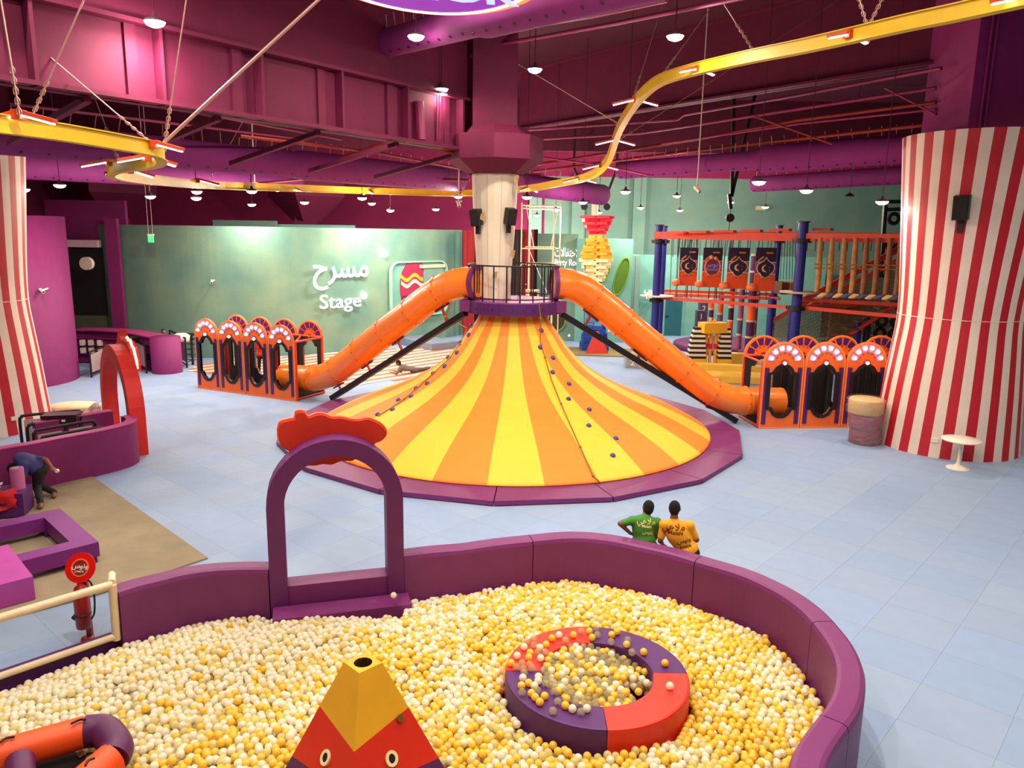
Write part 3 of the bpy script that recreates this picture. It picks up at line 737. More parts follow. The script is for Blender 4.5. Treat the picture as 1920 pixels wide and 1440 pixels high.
for k in range(4):
    ico = N('GeometryNodeMeshIcoSphere'); ico.inputs['Radius'].default_value = BR; ico.inputs['Subdivisions'].default_value = 3
    ss = N('GeometryNodeSetShadeSmooth'); sm = N('GeometryNodeSetMaterial'); sm.inputs['Material'].default_value = bmats[k]
    Lk(ico.outputs['Mesh'], ss.inputs[0]); Lk(ss.outputs[0], sm.inputs['Geometry'])
    cp = N('FunctionNodeCompare'); cp.data_type = 'INT'; cp.operation = 'EQUAL'; cp.inputs[3].default_value = k
    Lk([o for o in na.outputs if o.enabled and o.name == 'Attribute'][0], cp.inputs[2])
    ip = N('GeometryNodeInstanceOnPoints'); Lk(gi.outputs[0], ip.inputs['Points']); Lk(cp.outputs[0], ip.inputs['Selection']); Lk(sm.outputs[0], ip.inputs['Instance'])
    Lk(ip.outputs[0], jn.inputs[0])
Lk(jn.outputs[0], go.inputs[0])
md = bs_.modifiers.new('scatter', 'NODES'); md.node_group = ng

# round padded pool
pool = thing('round_pool', 'round padded pool of red and purple quarters standing in the balls', 'padded pool', (PC.x, PC.y, 0))
for k in range(4):
    b = MB(); a0 = pi/2*k+.004; a1 = pi/2*(k+1)-.004
    prof = [(.62, .1), (.62, .72), (.625, .745), (.64, .752), (.985, .752), (1.003, .745), (1.01, .725), (1.01, .1)]
    b.lathe(prof, 18, a0=a0, a1=a1, smooth=False)
    for a in (a0, a1):
        b.add([(r*cos(a), r*sin(a), z) for r, z in prof], [tuple(range(8))])
    m = [DPURPLE, RED, DPURPLE, RED][k]
    part('pool_quarter', b, m, pool, label=['purple back right quarter', 'red back left quarter', 'purple front left quarter', 'red front right quarter'][k])
part('pool_base', MB().lathe([(0, .12), (.64, .12)], 24), mat('dark_pool_base', (60, 34, 24), .8), pool)
# pyramid with eyes
OY = mat('ochre_vinyl', (226, 166, 30), .5, bump=.12, bscale=6); PYRED = mat('pyramid_red', (212, 34, 16), .55, bump=.12, bscale=6)
py_ = thing('eyed_pyramid', 'soft foam pyramid with yellow tip, red body and round eyes', 'foam pyramid', (PYC.x, PYC.y, 0))
def sq(r, z): return [Vector((0, -r, z)), Vector((r, 0, z)), Vector((0, r, z)), Vector((-r, 0, z))]
rt, zt, rb, zb = .178, 1.60, .86, .3
rad = lambda z: rt+(rb-rt)*(zt-z)/(zt-zb)
zmid_c, zmid_m = 1.02, 1.22   # boundary lower on the corner edge facing the camera
def face_band(lo_c, lo_o, hi_c, hi_o, mb, mi):
    # front corner (index 0) and its opposite use *_c, side corners use *_o
    def P(i, z): return sq(rad(z), z)[i]
    for i in range(4):
        j = (i+1) % 4; zl = lambda n: lo_c if n % 2 == 0 else lo_o; zh = lambda n: hi_c if n % 2 == 0 else hi_o
        mb.quad(P(i, zl(i)), P(j, zl(j)), P(j, zh(j)), P(i, zh(i)), mi)
b = MB(); face_band(1.03, 1.15, zt, zt, b, 0)
to = [(v.x, v.y) for v in sq(rt, 0)]; ang = [-pi/2+2*pi*i/24 for i in range(24)]
To = star(to, (0, 0), ang); Ti = [(.085*cos(a), .085*sin(a)) for a in ang]
b.ringprism(To, Ti, .02, z0=zt-.018); b.lathe([(.085, zt-.2), (.085, zt)], 16, mi=1)
part('tip', b, [OY, mat('brown_hole', (70, 40, 16), .8)], py_)
b = MB(); face_band(.72, .62, 1.03, 1.15, b, 0); part('body', b, PYRED, py_)
b = MB(); face_band(zb, zb, .72, .62, b, 0); part('foot', b, DPURPLE, py_)
for s in (-1, 1):
    q = Y(*((635, 1424) if s < 0 else (735, 1424)), 6.12)
    z = .83; rr = rad(z); c = sq(rr, z); f = (c[0]+(c[1] if s > 0 else c[3]))/2
    f = c[0].lerp(c[1] if s > 0 else c[3], .5); zz = Vector((0, 0, 1)); n = Vector((s*.7, -.7, .55)).normalized(); x = n.cross(zz).normalized(); y = x.cross(n)*-1
    M = basis(f+n*.005, x, -y); O = [(.062*cos(2*pi*i/20), .07*sin(2*pi*i/20)) for i in range(20)]; I = [(.034*cos(2*pi*i/20), .042*sin(2*pi*i/20)) for i in range(20)]
    e = part('eye', MB().ringprism(O, I, .03, M, z0=-.015), mat('eye_white', (236, 218, 170), .5), py_)
    part('pupil', MB().prism(I, .016, M, z0=-.008), BLACK, e)
cn = sq(rad(1.1), 1.1); cpt = cn[0].lerp(cn[1], .78); n = Vector((.7, -.7, .55)).normalized()
part('valve', MB().cyl(cpt-n*.01, cpt+n*.02, .035, n=14), mat('bronze_valve', (150, 116, 50), .35, .6), py_)
# foam roller frame bottom left
fr_ = thing('foam_roller_frame', 'orange and purple foam tube frame lying in the bottom left balls', 'foam frame', (-4.2, 5.9, .5))
FO = mat('orange_foam_vinyl', (238, 84, 22), .5, bump=.1, bscale=7); FPu = mat('purple_foam_vinyl', (86, 26, 78), .5, bump=.1, bscale=7)
L = local((-4.2, 5.9, .5), 0); r = .15
A1 = L(Z(-80, 1440, .72)); B1 = L(Z(160, 1372, .72)); E1 = L(Z(196, 1372, .72)); E2 = L(Z(214, 1402, .70)); C1 = L(Z(212, 1420, .68)); C2 = L(Z(120, 1500, .60))
part('foam_tube', MB().tube([A1, B1], r, 20), FO, fr_)
part('corner_tube', MB().tube(bez([B1, E1, E2+Vector((.02, 0, 0)), C1], 5), r*1.0, 20), FPu, fr_)
part('foam_tube', MB().tube([C1, C2], r, 20), FO, fr_)
part('foam_tube', MB().tube([L(Z(37, 1426, .74)), L(Z(40, 1480, .70))], .12, 18), FPu, fr_)
part('dark_hollow_sheet', MB().box(L(Z(95, 1450, .5))+Vector((0, 0, -.03)), (.7, .6, .06)), BLACKF, fr_)  # black sheet that paints in the dark of the frame's hollow
for pts_ in ([(133, 1357), (150, 1349), (160, 1350)], [(0, 1392), (12, 1384), (27, 1382)], [(160, 1436), (166, 1426), (178, 1421)]):
    c = [L(Z(x, y, .89)) for x, y in pts_]; part('strap', MB().tube(bez(c, 4), .012, 5), BLACK, fr_)

# entrance arch ---------------------------------------------------------------
def arch_path(w, h, r, n=14): return [Vector((-w, 0, 0)), Vector((-w, 0, h))]+[Vector((-w*cos(pi*i/n), 0, h+r*sin(pi*i/n))) for i in range(1, n)]+[Vector((w, 0, h)), Vector((w, 0, 0))]
def arch(name, label, cat, loc, rz, w, h, t, dp, m):
    """w = half outer width, h = spring height"""
    T = thing(name, label, cat, loc, rz); n = 20
    O = [(w, 0)]+[(w*cos(pi*i/n), h+w*sin(pi*i/n)) for i in range(n+1)]+[(-w, 0)]
    wi = w-t; I = [(wi, 0)]+[(wi*cos(pi*i/n), h+wi*sin(pi*i/n)) for i in range(n+1)]+[(-wi, 0)]
    vs = []; k = len(O)
    for y in (-dp/2, dp/2):
        vs += [(x, y, z) for x, z in O]+[(x, y, z) for x, z in I]
    fs = []
    for i in range(k-1):
        fs += [(i, i+1, k+i+1, k+i), (2*k+i, 3*k+i, 3*k+i+1, 2*k+i+1), (i, 2*k+i, 2*k+i+1, i+1), (k+i, k+i+1, 3*k+i+1, 3*k+i)]
    fs += [(0, k, 3*k, 2*k), (k-1, 3*k-1, 4*k-1, 2*k-1)]
    mb = MB(); mb.add(vs, fs); part('arch_body', mb, m, T); return T
aL = Vector((*Z(503, 1067, 1.0).xy, 0)); aR = Vector((*Z(758, 1042, 1.0).xy, 0)); mid = (aL+aR)/2; arz = atan2(aR.y-aL.y, aR.x-aL.x)
AW = (aR-aL).length/2
PARCH = mat('dark_plum_vinyl', (98, 30, 98), .5, bump=.1, bscale=6)
nd = Vector((-sin(arz), cos(arz), 0))
T = arch('entrance_arch', 'purple padded arch over the entrance of the ball pit', 'arch', mid+nd*.13, arz, AW-.01, 1.85, .228, .34, PARCH)
part('sill', MB().box((0, .02, .36), (2*AW-.42, .30, .72)), PURPLE, T); part('step', MB().box((0.04, -.36, .23), (2*AW-.0, .36, .46)), PURPLE, T)
CR = mat('crest_red', (208, 44, 16), .6, bump=.15, bscale=4); CRE = mat('crest_edge_orange', (244, 96, 26), .5)
def crest(parent_t, label, pix, yv, rz):
    c = Y(620, 820, yv); loc = Vector((c.x, c.y, 0)); t = thing('red_crest', label, 'decoration', loc, rz)
    pl = []
    for x, y in pix:
        d = ray(x, y); n = Vector((-sin(rz), cos(rz), 0)); k = (c-Vector((0, 0, CH))).dot(n)/d.dot(n); p = local(loc, rz)(Vector((0, 0, CH))+d*k); pl.append((p.x, p.z))
    pl = [(v.x, v.y) for v in bez([(a, b_, 0) for a, b_ in pl]+[(pl[0][0], pl[0][1], 0)], 4)][:-1]
    cx = sum(p[0] for p in pl)/len(pl); cz = sum(p[1] for p in pl)/len(pl)
    M = basis((0, 0, 0), (1, 0, 0), (0, 0, 1))
    part('cushion', MB().prism([(cx+(x-cx)*.965, cz+(z-cz)*.94) for x, z in pl], .2, M, z0=-.08), CR, t)
    part('edge_piping', MB().prism(pl, .06, M, z0=0), CRE, t)
    part('post', MB().box((0, .0, 1.3), (.16, .1, 2.6)), CR, t) if False else None
    return t
crest(None, 'scalloped red crest board mounted behind the purple entrance arch', [(519, 803), (524, 789), (541, 783), (551, 781), (554, 769), (569, 768), (577, 778), (592, 773), (606, 773), (622, 779), (640, 779), (658, 783), (674, 784), (690, 781), (704, 786), (716, 793), (724, 803), (724, 814), (715, 824), (703, 829), (697, 842), (686, 850), (672, 853), (660, 862), (640, 862), (622, 869), (605, 868), (588, 871), (566, 868), (550, 858), (545, 846), (530, 836), (521, 822)], 10.32, arz)
# cream railing with netting at the pit's left corner
cr = thing('netted_railing', 'cream wrapped railing with fine net at the left corner of the pit', 'railing', FA)
e0 = Vector((-.06, .06, 1.08)); 
part('post', MB().tube([Vector((0, 0, .35)), Vector((.01, .0, 1.1))], .05, 10), CREAM, cr)
part('post', MB().tube([Vector((-.12, .22, .4)), Vector((-.12, .22, 1.1))], .045, 10), CREAM, cr)
part('short_bar', MB().tube([Vector((-.12, .24, 1.12)), Vector((.0, 0, 1.12))], .05, 10), CREAM, cr)
part('top_bar', MB().tube([Vector((0, 0, 1.1)), FD*3.2+Vector((0, 0, 1.1))], .05, 10), CREAM, cr)
part('bottom_bar', MB().tube([Vector((0, 0, .4)), FD*3.2+Vector((0, 0, .4))], .042, 10), CREAM, cr)
part('net', MB().quad(Vector((0, .0, .42)), FD*3.2+Vector((0, 0, .42)), FD*3.2+Vector((0, 0, 1.08)), Vector((0, 0, 1.08))), NET, cr)
# ============================================================ STRIPED COLUMN SKIRTS
SR = mat('stripe_crimson', (188, 20, 40), .55, var=.04); SW = mat('stripe_cream', (232, 214, 196), .55, var=.03)
def skirt(label, c, n, tw, lamp_part=None):
    t = thing('striped_column', label, 'column', c)
    prof = [(1.78, 0), (1.74, .5), (1.66, 1.6), (1.55, 2.8), (1.5, 3.5), (1.54, 4.4), (1.62, 5.4), (1.72, 6.6), (1.84, 8.05)]
    prof = [(v.x, v.y) for v in bez([(r, z, 0) for r, z in prof], 2)]
    g = 2*pi/n; ms = []
    for h in range(2):
        b = MB(); k = 3; vs = []
        for r, z in prof:
            for i in range(k+1):
                a = -g/4+g/2*i/k+tw*(z-3.5)/8; vs.append((r*cos(a), r*sin(a), z))
        b.add(vs, [(j*(k+1)+i, j*(k+1)+i+1, (j+1)*(k+1)+i+1, (j+1)*(k+1)+i) for j in range(len(prof)-1) for i in range(k)], 0, True)
        ms.append(b.mesh('stripe_strip', (SR, SW)[h]))
    for i in range(n): part('stripe_strip', ms[0], None, t, rz=g*i); part('stripe_strip', ms[1], None, t, rz=g*(i+.5))
    for z in (3.5,): part('seam', MB().tube([(1.5*cos(a*pi/20), 1.5*sin(a*pi/20), z) for a in range(40)], .012, 4, closed=True), SW, t)
    return t
rc = skirt('red and white striped column skirt at the right edge', RC, 22, .15)
lc = skirt('red and white striped column skirt at the left edge', LC, 22, -.1)
for i, (px, py, yv, par) in enumerate([(1749, 818, 18.62, RC), (20, 819, 19.9, LC)]):
    p = Y(px, py, yv)-par
    # sit on the skirt surface
    a = atan2(p.y, p.x); q = Vector((1.76*cos(a), 1.76*sin(a), .45))
    part('socket_plate', MB().box(q, (.05, .16, .1), rz=a), WHITE, (rc, lc)[i])
p = Y(1797, 388, 18.6); a = atan2(p.y-RC.y, p.x-RC.x); speaker((RC.x+1.8*cos(a), RC.y+1.8*sin(a), p.z), a+pi/2, 'black wall speaker mounted high on the right striped column', 1.35, .15)

# ============================================================ WHITE TABLE, WRAPPED STOOLS
tb = thing('pedestal_table', 'round white pedestal table in front of the right striped column', 'table', Z(1796, 878, 0))
part('table_top', MB().lathe([(0, .70), (.42, .70), (.445, .715), (.44, .735), (0, .735)], 32), WHITE, tb)
part('pedestal', MB().lathe([(.26, .0), (.26, .02), (.12, .05), (.05, .12), (.035, .3), (.035, .62), (.06, .70), (0, .70)], 24), WHITE, tb)
sx = Z(1620, 830, 0)
for i, (z0, h, r, m, lb, dx) in enumerate([(0, .42, .42, mat('stool_plum', (120, 52, 80), .5), 'plum round pouf wrapped in film, bottom of the stack', 0), (.42, .4, .44, mat('stool_plum2', (132, 60, 88), .5), 'plum round pouf wrapped in film, middle of the stack', -.02), (.83, .42, .46, mat('stool_beige', (206, 170, 112), .5), 'beige round pouf wrapped in film, top of the stack', -.06)]):
    t = thing('round_pouf', lb, 'pouf', (sx.x+dx, sx.y, z0+.001), 0, 'film wrapped poufs')
    part('cushion', MB().lathe([(0, 0), (r*.9, 0), (r*.96, .03), (r*.96, h-.06), (r*.88, h-.01), (0, h)], 28), m, t)
    b = MB(); random.seed(i+3)
    ws = []
    for j in range(8):
        for k in range(24):
            a = 2*pi*k/24; rr = r*random.uniform(.98, 1.1); z = h*1.06*j/7
            if j == 7: rr *= .9
            ws.append((rr*cos(a), rr*sin(a), z))
    b.add(ws, [(j*24+k, j*24+(k+1) % 24, (j+1)*24+(k+1) % 24, (j+1)*24+k) for j in range(7) for k in range(24)], 0, False)
    part('plastic_film', b, PLASTIC, t)

# ============================================================ LEFT SIDE: LOW WALLS, RED ARCH, TURNSTILES
def lowwall(label, pts, h=1.0, th=.22, z=1.0):
    c = bez(zp(pts, z), 6); loc = c[0].copy(); c = [p-loc for p in c]
    b = MB(); sec = [(0, 0), (0, h-.02), (.015, h), (th-.015, h), (th, h-.02), (th, 0)]; sweep(b, c, sec)
    t = thing('low_wall', label, 'low wall', loc); part('wall_body', b, MAGENTA, t)
    b = MB(); sweep(b, c, [(-.01, h), (-.01, h+.025), (th+.01, h+.025), (th+.01, h)]); part('wall_cap', b, mat('pink_cap', (176, 60, 130), .5), t)
lowwall('purple low wall with rounded end in front of the turnstiles', [(-160, 878), (-60, 858), (0, 844), (60, 834), (120, 822), (180, 811), (225, 801), (247, 794), (256, 787), (252, 781), (240, 779)])
lowwall('purple low wall behind the turnstiles joining the red arch', [(205, 769), (185, 772), (160, 776), (120, 783), (60, 792)])
ra = Vector((-10.05, 19.3, 0)); rrz = atan2(-2.6, 2.1)
T = arch('red_arch', 'tall red foam arch beside the turnstiles', 'arch', ra, rrz, 1.6, .95, .3, .36, mat('arch_red', (214, 36, 26), .6, bump=.1, bscale=4))
b = MB(); pl = [(-.75, 2.2), (-.8, 2.45), (-.62, 2.6), (-.45, 2.85), (-.3, 2.72), (-.12, 2.62), (.05, 2.7), (.2, 2.62), (.35, 2.66), (.5, 2.52), (.62, 2.5), (.75, 2.32), (.85, 2.2), (.8, 1.95), (.3, 2.0), (-.4, 2.0)]
b.prism(pl, .2, basis((0, .34, 0), (1, 0, 0), (0, 0, 1)), z0=0)
part('crest', b, CR, T)
b = MB(); b.tube(bez([(-.1, .24, 2.64), (.05, .24, 2.72), (.2, .24, 2.64), (.35, .24, 2.68), (.5, .24, 2.54), (.63, .24, 2.52), (.76, .24, 2.34), (.86, .24, 2.2), (.84, .24, 2.02)], 4), .03, 6)
part('lit_edge', b, mat('lit_piping', (255, 225, 180), .5, emit=2.5, var=0), T)
# barriers
def barrier(label, pa, pb, h=1.0, panels=2, grp='black barrier frames', turn=False):
    a = Vector(pa); b_ = Vector(pb); d = (b_-a).xy.to_3d(); Lx = d.length; rz = atan2(d.y, d.x)
    t = thing('barrier', label, 'barrier', (a.x, a.y, 0), rz, grp); r = .035
    part('tube_frame', MB().tube(bez([(0, 0, 0), (0, 0, h-.16), (.04, 0, h-.04), (.16, 0, h), (Lx-.16, 0, h), (Lx-.04, 0, h-.04), (Lx, 0, h-.16), (Lx, 0, 0)], 4), r, 8), BLACK, t)
    part('lower_tube', MB().tube([(0, 0, .12), (Lx, 0, .12)], r*.8, 6), BLACK, t)
    w_ = Lx/panels
    for i in range(panels):
        if i: part('middle_post', MB().tube([(i*w_, 0, .05), (i*w_, 0, h)], r*.9, 6), BLACK, t)
        part('infill_panel', MB().box(((i+.5)*w_, 0, h*.54), (w_-.16, .02, h*.7)), PINKPANEL, t)
    return t
B0 = Z(85, 845, 0); dx = Vector((.19, .98, 0))
import itertools
f0 = [((75, 820), (195, 800), .98), ((62, 808), (178, 788), .98), ((50, 797), (165, 778), .98), ((36, 780), (152, 769), 1.0)]
for i, (pa, pb, z) in enumerate(f0):
    A = Z(*pa, 1.0); Bq = Z(*pb, 1.0); barrier('tubular black barrier at the turnstile, '+['nearest to the low wall', 'second from the low wall', 'third from the low wall', 'farthest from the low wall'][i], (A.x, A.y, 0), (Bq.x, Bq.y, 0))
q = Z(115, 783, 1.02); t = thing('turnstile', 'dark turnstile box between the black barriers', 'turnstile', (q.x, q.y, 0), .25)
part('housing', MB().box((0, 0, 1.02), (.75, .42, .2)), mat('dark_brown_metal', (58, 26, 34), .4, .3), t); part('stem', MB().box((0, 0, .42), (.3, .3, .9)), BLACK, t)
part('sticker', MB().box((.1, -.215, .99), (.08, .01, .05)), WHITE, t)
for k in range(3): a = 2*pi*k/3; part('arm', MB().cyl((.38, 0, .8), (.38+.1, .35*cos(a), .8+.35*sin(a)*.9), .02, n=6), BLACK, t)
# white shell and bag behind the back low wall
q = Z(140, 765, .15); b = MB(); b.sphere((0, 0, 0), 1, 24, 8, sc=(.85, .42, .16)); solo('foam_board', b, mat('ivory_foam', (232, 210, 172), .6, bump=.4, bscale=3), 'pale ivory foam lump lying behind the turnstiles', 'foam piece', (q.x, q.y+.1, .16), .1)
q = Z(182, 768, .2); b = MB(); random.seed(2)
vs = []; nn = 10
for j in range(5):
    for i in range(nn): a = 2*pi*i/nn; rr = (.42-.09*j)*random.uniform(.85, 1.15); vs.append((rr*cos(a)*1.1, rr*sin(a), .1*j))
b.add(vs, [(j*nn+i, j*nn+(i+1) % nn, (j+1)*nn+(i+1) % nn, (j+1)*nn+i) for j in range(4) for i in range(nn)]+[tuple(range(4*nn, 5*nn))], 0, False)
solo('crumpled_bag', b, mat('printed_bag', (110, 70, 78), .5, noisecol=(220, 200, 190), vscale=5), 'crumpled printed bag beside the ivory foam piece', 'bag', (q.x, q.y, .01))

# curved counter with cubbies
ct = thing('cubby_counter', 'purple curved reception counter with rows of open cubbies', 'counter', (*Z(275, 632, 1.35).xy, 0))
c_ = [p-ct.location for p in bez(zp([(140, 619), (180, 619.5), (225, 622.5), (262, 628.5), (290, 634)], 1.35), 8)]
b = MB(); sweep(b, c_, [(.28, 0), (.28, 1.32), (.7, 1.32), (.7, 0)]); part('body', b, mat('cubby_back_shade', (70, 10, 54), .8), ct)  # back coloured darker to paint the shade inside the cubbies
b = MB(); sweep(b, c_, [(-.05, 1.32), (-.05, 1.37), (.75, 1.37), (.75, 1.32)]); part('counter_top', b, mat('pink_counter_top', (160, 50, 110), .5), ct)
for z in (.05, .36, .68, 1.0):
    b = MB(); sweep(b, c_, [(0, z), (0, z+.03), (.29, z+.03), (.29, z)]); part('shelf', b, MAGENTA, ct)
for i in range(0, len(c_)-1, 2):
    p = c_[i]; n = offs(c_, i); part('divider', MB().beam(p+n*.15+Vector((0, 0, .02)), p+n*.15+Vector((0, 0, 1.32)), .03, .28, roll=0), MAGENTA, ct)
e = c_[-1]; q = Z(300, 640, 1.35)-Vector((*ct.location.xy, 0)); b = MB(); b.lathe([(.55, 0), (.55, 1.38), (0, 1.38)], 28, (e.x+.28, e.y+.25, 0)); part('rounded_end', b, MAGENTA, ct)
for i, (xa, ya) in enumerate([(128, 636), (147, 636), (165, 636), (128, 653), (147, 653), (165, 653)]):
    q = Z(xa+20, ya, .8 if i < 3 else .5); q = c_[2+i % 3*3]+offs(c_, 3)*.02; part('white_box', MB().box((q.x+.12, q.y-.02, .85 if i < 3 else .53), (.14, .2, .22)), WHITE, ct)
barrier('black barrier with pale panels before the cubby counter, left unit', (*Z(172, 708, 0).xy, 0), (*Z(212, 690, 0).xy, 0), .95, 1)
barrier('black barrier with pale panels before the cubby counter, middle unit', (*Z(275, 700, 0).xy, 0), (*Z(235, 676, 0).xy, 0), 1.15, 2)
barrier('black barrier with pale panels before the cubby counter, right unit', (*Z(302, 697, 0).xy, 0), (*Z(270, 672, 0).xy, 0), 1.15, 2)
barrier('black barrier with pale panels right of the counter end', (*Z(351, 690, 0).xy, 0), (*Z(322, 672, 0).xy, 0), 1.2, 2)
for k, (px, py) in enumerate([(362, 684), (262, 690)]):
    q = Z(px, py, 0); t = thing('turnstile', ['full height black turnstile beside the left booth', 'black turnstile behind the red arch'][k], 'turnstile', (q.x, q.y, 0), .3)
    part('pole', MB().cyl((0, 0, 0), (0, 0, 1.25), .05, n=8), BLACK, t); part('cap', MB().box((0, 0, 1.25), (.7, .3, .08)), BLACK, t)
    for z in (.2, .42, .64, .86, 1.06):
        for s in (0, 1, 2): a = 2*pi*s/3+z; part('arm', MB().cyl((0, 0, z), (.38*cos(a), .38*sin(a), z), .022, n=6), BLACK, t)
for k, (px, py) in enumerate([(327, 640), (340, 634)]):
    q = Y(px, py, 31-k*.5); b = MB(); b.lathe([(0, 0), (.3, .02), (.34, .25), (.2, .34), (0, .36)], 12); solo('white_chair_shell', b, WHITE, ['white rounded seat shell behind the barriers, left one', 'white rounded seat shell behind the barriers, right one'][k], 'seat', (q.x, q.y, q.z-.15), 0)
# hanging disc in the doorway
q = Y(163, 494, 31.5); solo('hanging_disc', MB().cyl((0, -.1, 0), (0, .1, 0), .26, n=24), mat('cream_disc', (220, 200, 190), .5), 'cream round sign end hanging in the dark doorway', 'sign', q)
# security cameras
def seccam(px, py, yv, label, d=(.3, -.9, -.3), up=False, to=None):
    p = Y(px, py, yv); t = thing('security_camera', label, 'camera', p); d = Vector(d).normalized()
    part('housing', MB().cyl(-d*.12, d*.14, .055, n=10), WHITE, t); part('lens', MB().cyl(d*.14, d*.15, .035, n=10), BLACK, t)
    if up: part('drop_pipe', MB().cyl((0, 0, 0), (0, 0, 12.5-p.z), .02, n=6), WHITE, t); part('mount', MB().box((0, 0, .08), (.2, .2, .04)), WHITE, t)
    else: part('wall_arm', MB().cyl((0, 0, 0), (0, .35, .05), .03, n=6), WHITE, t)
seccam(78, 545, 25.95, 'white security camera on the purple drum wall', (.8, -.6, -.3))
seccam(397, 528, 32.3, 'white security camera on the teal stage wall')
seccam(478, 348, 27, 'white security camera hanging over the stage wall', (-.6, -.7, .4), True)
seccam(1307, 355, 26, 'white security camera hanging above the rope course', (.6, -.6, -.7), True)
seccam(860, 382, 26, 'curly white cable mount hanging left of the white column', (.2, -.6, -.6), True)
# exit sign
q = Y(283, 448, 30.5); t = thing('exit_sign', 'small green lit exit sign hanging before the stage wall', 'sign', q)
part('sign_face', MB().box((0, 0, 0), (.2, .06, .26)), mat('exit_green', (60, 230, 110), .5, emit=1.6, var=0), t)
part('housing', MB().box((0, .01, .16), (.24, .08, .06)), WHITE, t)
for s in (-.08, .08): part('hanger', MB().cyl((s, 0, .18), (s, 0, 12.5-q.z), .01, n=5), PINKPANEL, t)

# ============================================================ LOWER LEFT
carp = MB(); cp_ = [Z(x, y, .01) for x, y in [(172, 893), (390, 1047), (328, 1068), (185, 1115), (0, 1165), (-160, 1215), (-300, 1050), (-160, 950), (0, 925), (105, 906)]]
carp.prism([(p.x, p.y) for p in cp_], .022, z0=.005); solo('brown_carpet', carp, mat('brown_paper', (148, 134, 108), .85, noisecol=(132, 121, 98), vscale=2, bump=.12, bscale=20), 'tan protective floor covering under the purple foam frame', 'carpet')
# hollow foam frame
P3 = [Z(185, 1016, .38), Z(112, 953, .38)]; u1 = (P3[1]-P3[0]).normalized(); Lr = (P3[1]-P3[0]).length; v1 = Vector((u1.y*-1, u1.x, 0)); v1 = v1 if v1.x < 0 else -v1
ft = thing('foam_bench_frame', 'hollow square purple foam frame on short feet on the tan carpet', 'foam frame', (P3[0].x, P3[0].y, 0), atan2(u1.y, u1.x))
lf = local(ft.location, atan2(u1.y, u1.x)); vv = lf(P3[0]+v1); sg = 1 if vv.y > 0 else -1; Wd = 2.7; bw_ = .34
vio = mat('violet_foam', (118, 32, 124), .5)
part('side_bar', MB().box((Lr/2, sg*bw_/2, .255), (Lr, bw_, .25)), vio, ft); part('side_bar', MB().box((Lr/2, sg*(Wd-bw_/2), .255), (Lr, bw_, .25)), vio, ft)
part('end_bar', MB().box((bw_/2, sg*Wd/2, .255), (bw_, Wd-2*bw_, .25)), vio, ft); part('end_bar', MB().box((Lr-bw_/2, sg*Wd/2, .255), (bw_, Wd-2*bw_, .25)), vio, ft)
for a in (.2, Lr-.2):
    for c in (.2, Wd/2, Wd-.2): part('foot', MB().box((a, sg*c, .09), (.36, .32, .17)), DPURPLE, ft)
# pink block
pa = Z(62, 1080, .4); pb = Z(15, 1020, .4); u2 = (pb-pa).normalized(); Lb = (pb-pa).length
bt = thing('foam_block', 'pink violet foam block at the left edge in front of the foam frame', 'foam block', (pa.x, pa.y, .035), atan2(u2.y, u2.x)); lf = local((pa.x, pa.y, 0), atan2(u2.y, u2.x)); sg = 1 if lf(pa+Vector((-1, -.4, 0))).y > 0 else -1
bb = MB(); bb.prism([(0, 0), (0, sg*1.6), (Lb, sg*1.6), (Lb, 0)] if sg < 0 else [(0, 0), (Lb, 0), (Lb, 1.6), (0, 1.6)], .36)
part('block_body', bb, mat('pink_violet_foam', (172, 66, 156), .5, bump=.1, bscale=5), bt)
# taki block, roll, red cloth
q = Z(65, 925, .5); tk = thing('lettered_block', 'dark purple foam block with white letters beside the bending man', 'foam block', (q.x-.22, q.y-.02, .035), radians(17))
part('block_body', MB().box((-.75, .3, .24), (1.5, .62, .45)), DPURPLE, tk)
tm = text_mesh('TAKI', .42, basis((-.62, .36, .47), (-.15, 1, 0), (-1, -.15, 0)), mat('white_print', (226, 214, 222), .6), extrude=.004, offset=.008); part('printed_letters', tm, None, tk)
q = Z(38, 965, 0); rl = thing('foam_roll', 'upright pink foam roll standing at the left edge', 'foam roll', (q.x-.04, q.y+.1, .035)); 
part('roll_body', MB().lathe([(.12, 0), (.12, .87), (.11, .88), (.05, .88), (.045, .8)], 24), mat('pink_roll', (168, 84, 136), .6), rl); part('core_cap', MB().cyl((0, 0, .83), (0, 0, .882), .045, n=12), mat('green_label', (120, 170, 150), .5), rl)
b = MB(); random.seed(9); nn = 8; vs = []
for j in range(6):
    for i in range(nn): vs.append((-.35+.7*i/(nn-1)+random.uniform(-.03, .03), -.02*j+random.uniform(-.06, .06), .34-.07*j+random.uniform(-.03, .03)))
b.add(vs, [(j*nn+i, j*nn+i+1, (j+1)*nn+i+1, (j+1)*nn+i) for j in range(5) for i in range(nn-1)], 0, True)
solo('red_cloth', b, mat('red_cloth', (190, 20, 28), .8), 'crumpled red cloth hanging over the lettered block', 'cloth', Z(8, 948, .25)+Vector((-.05, -.1, 0)), .3)
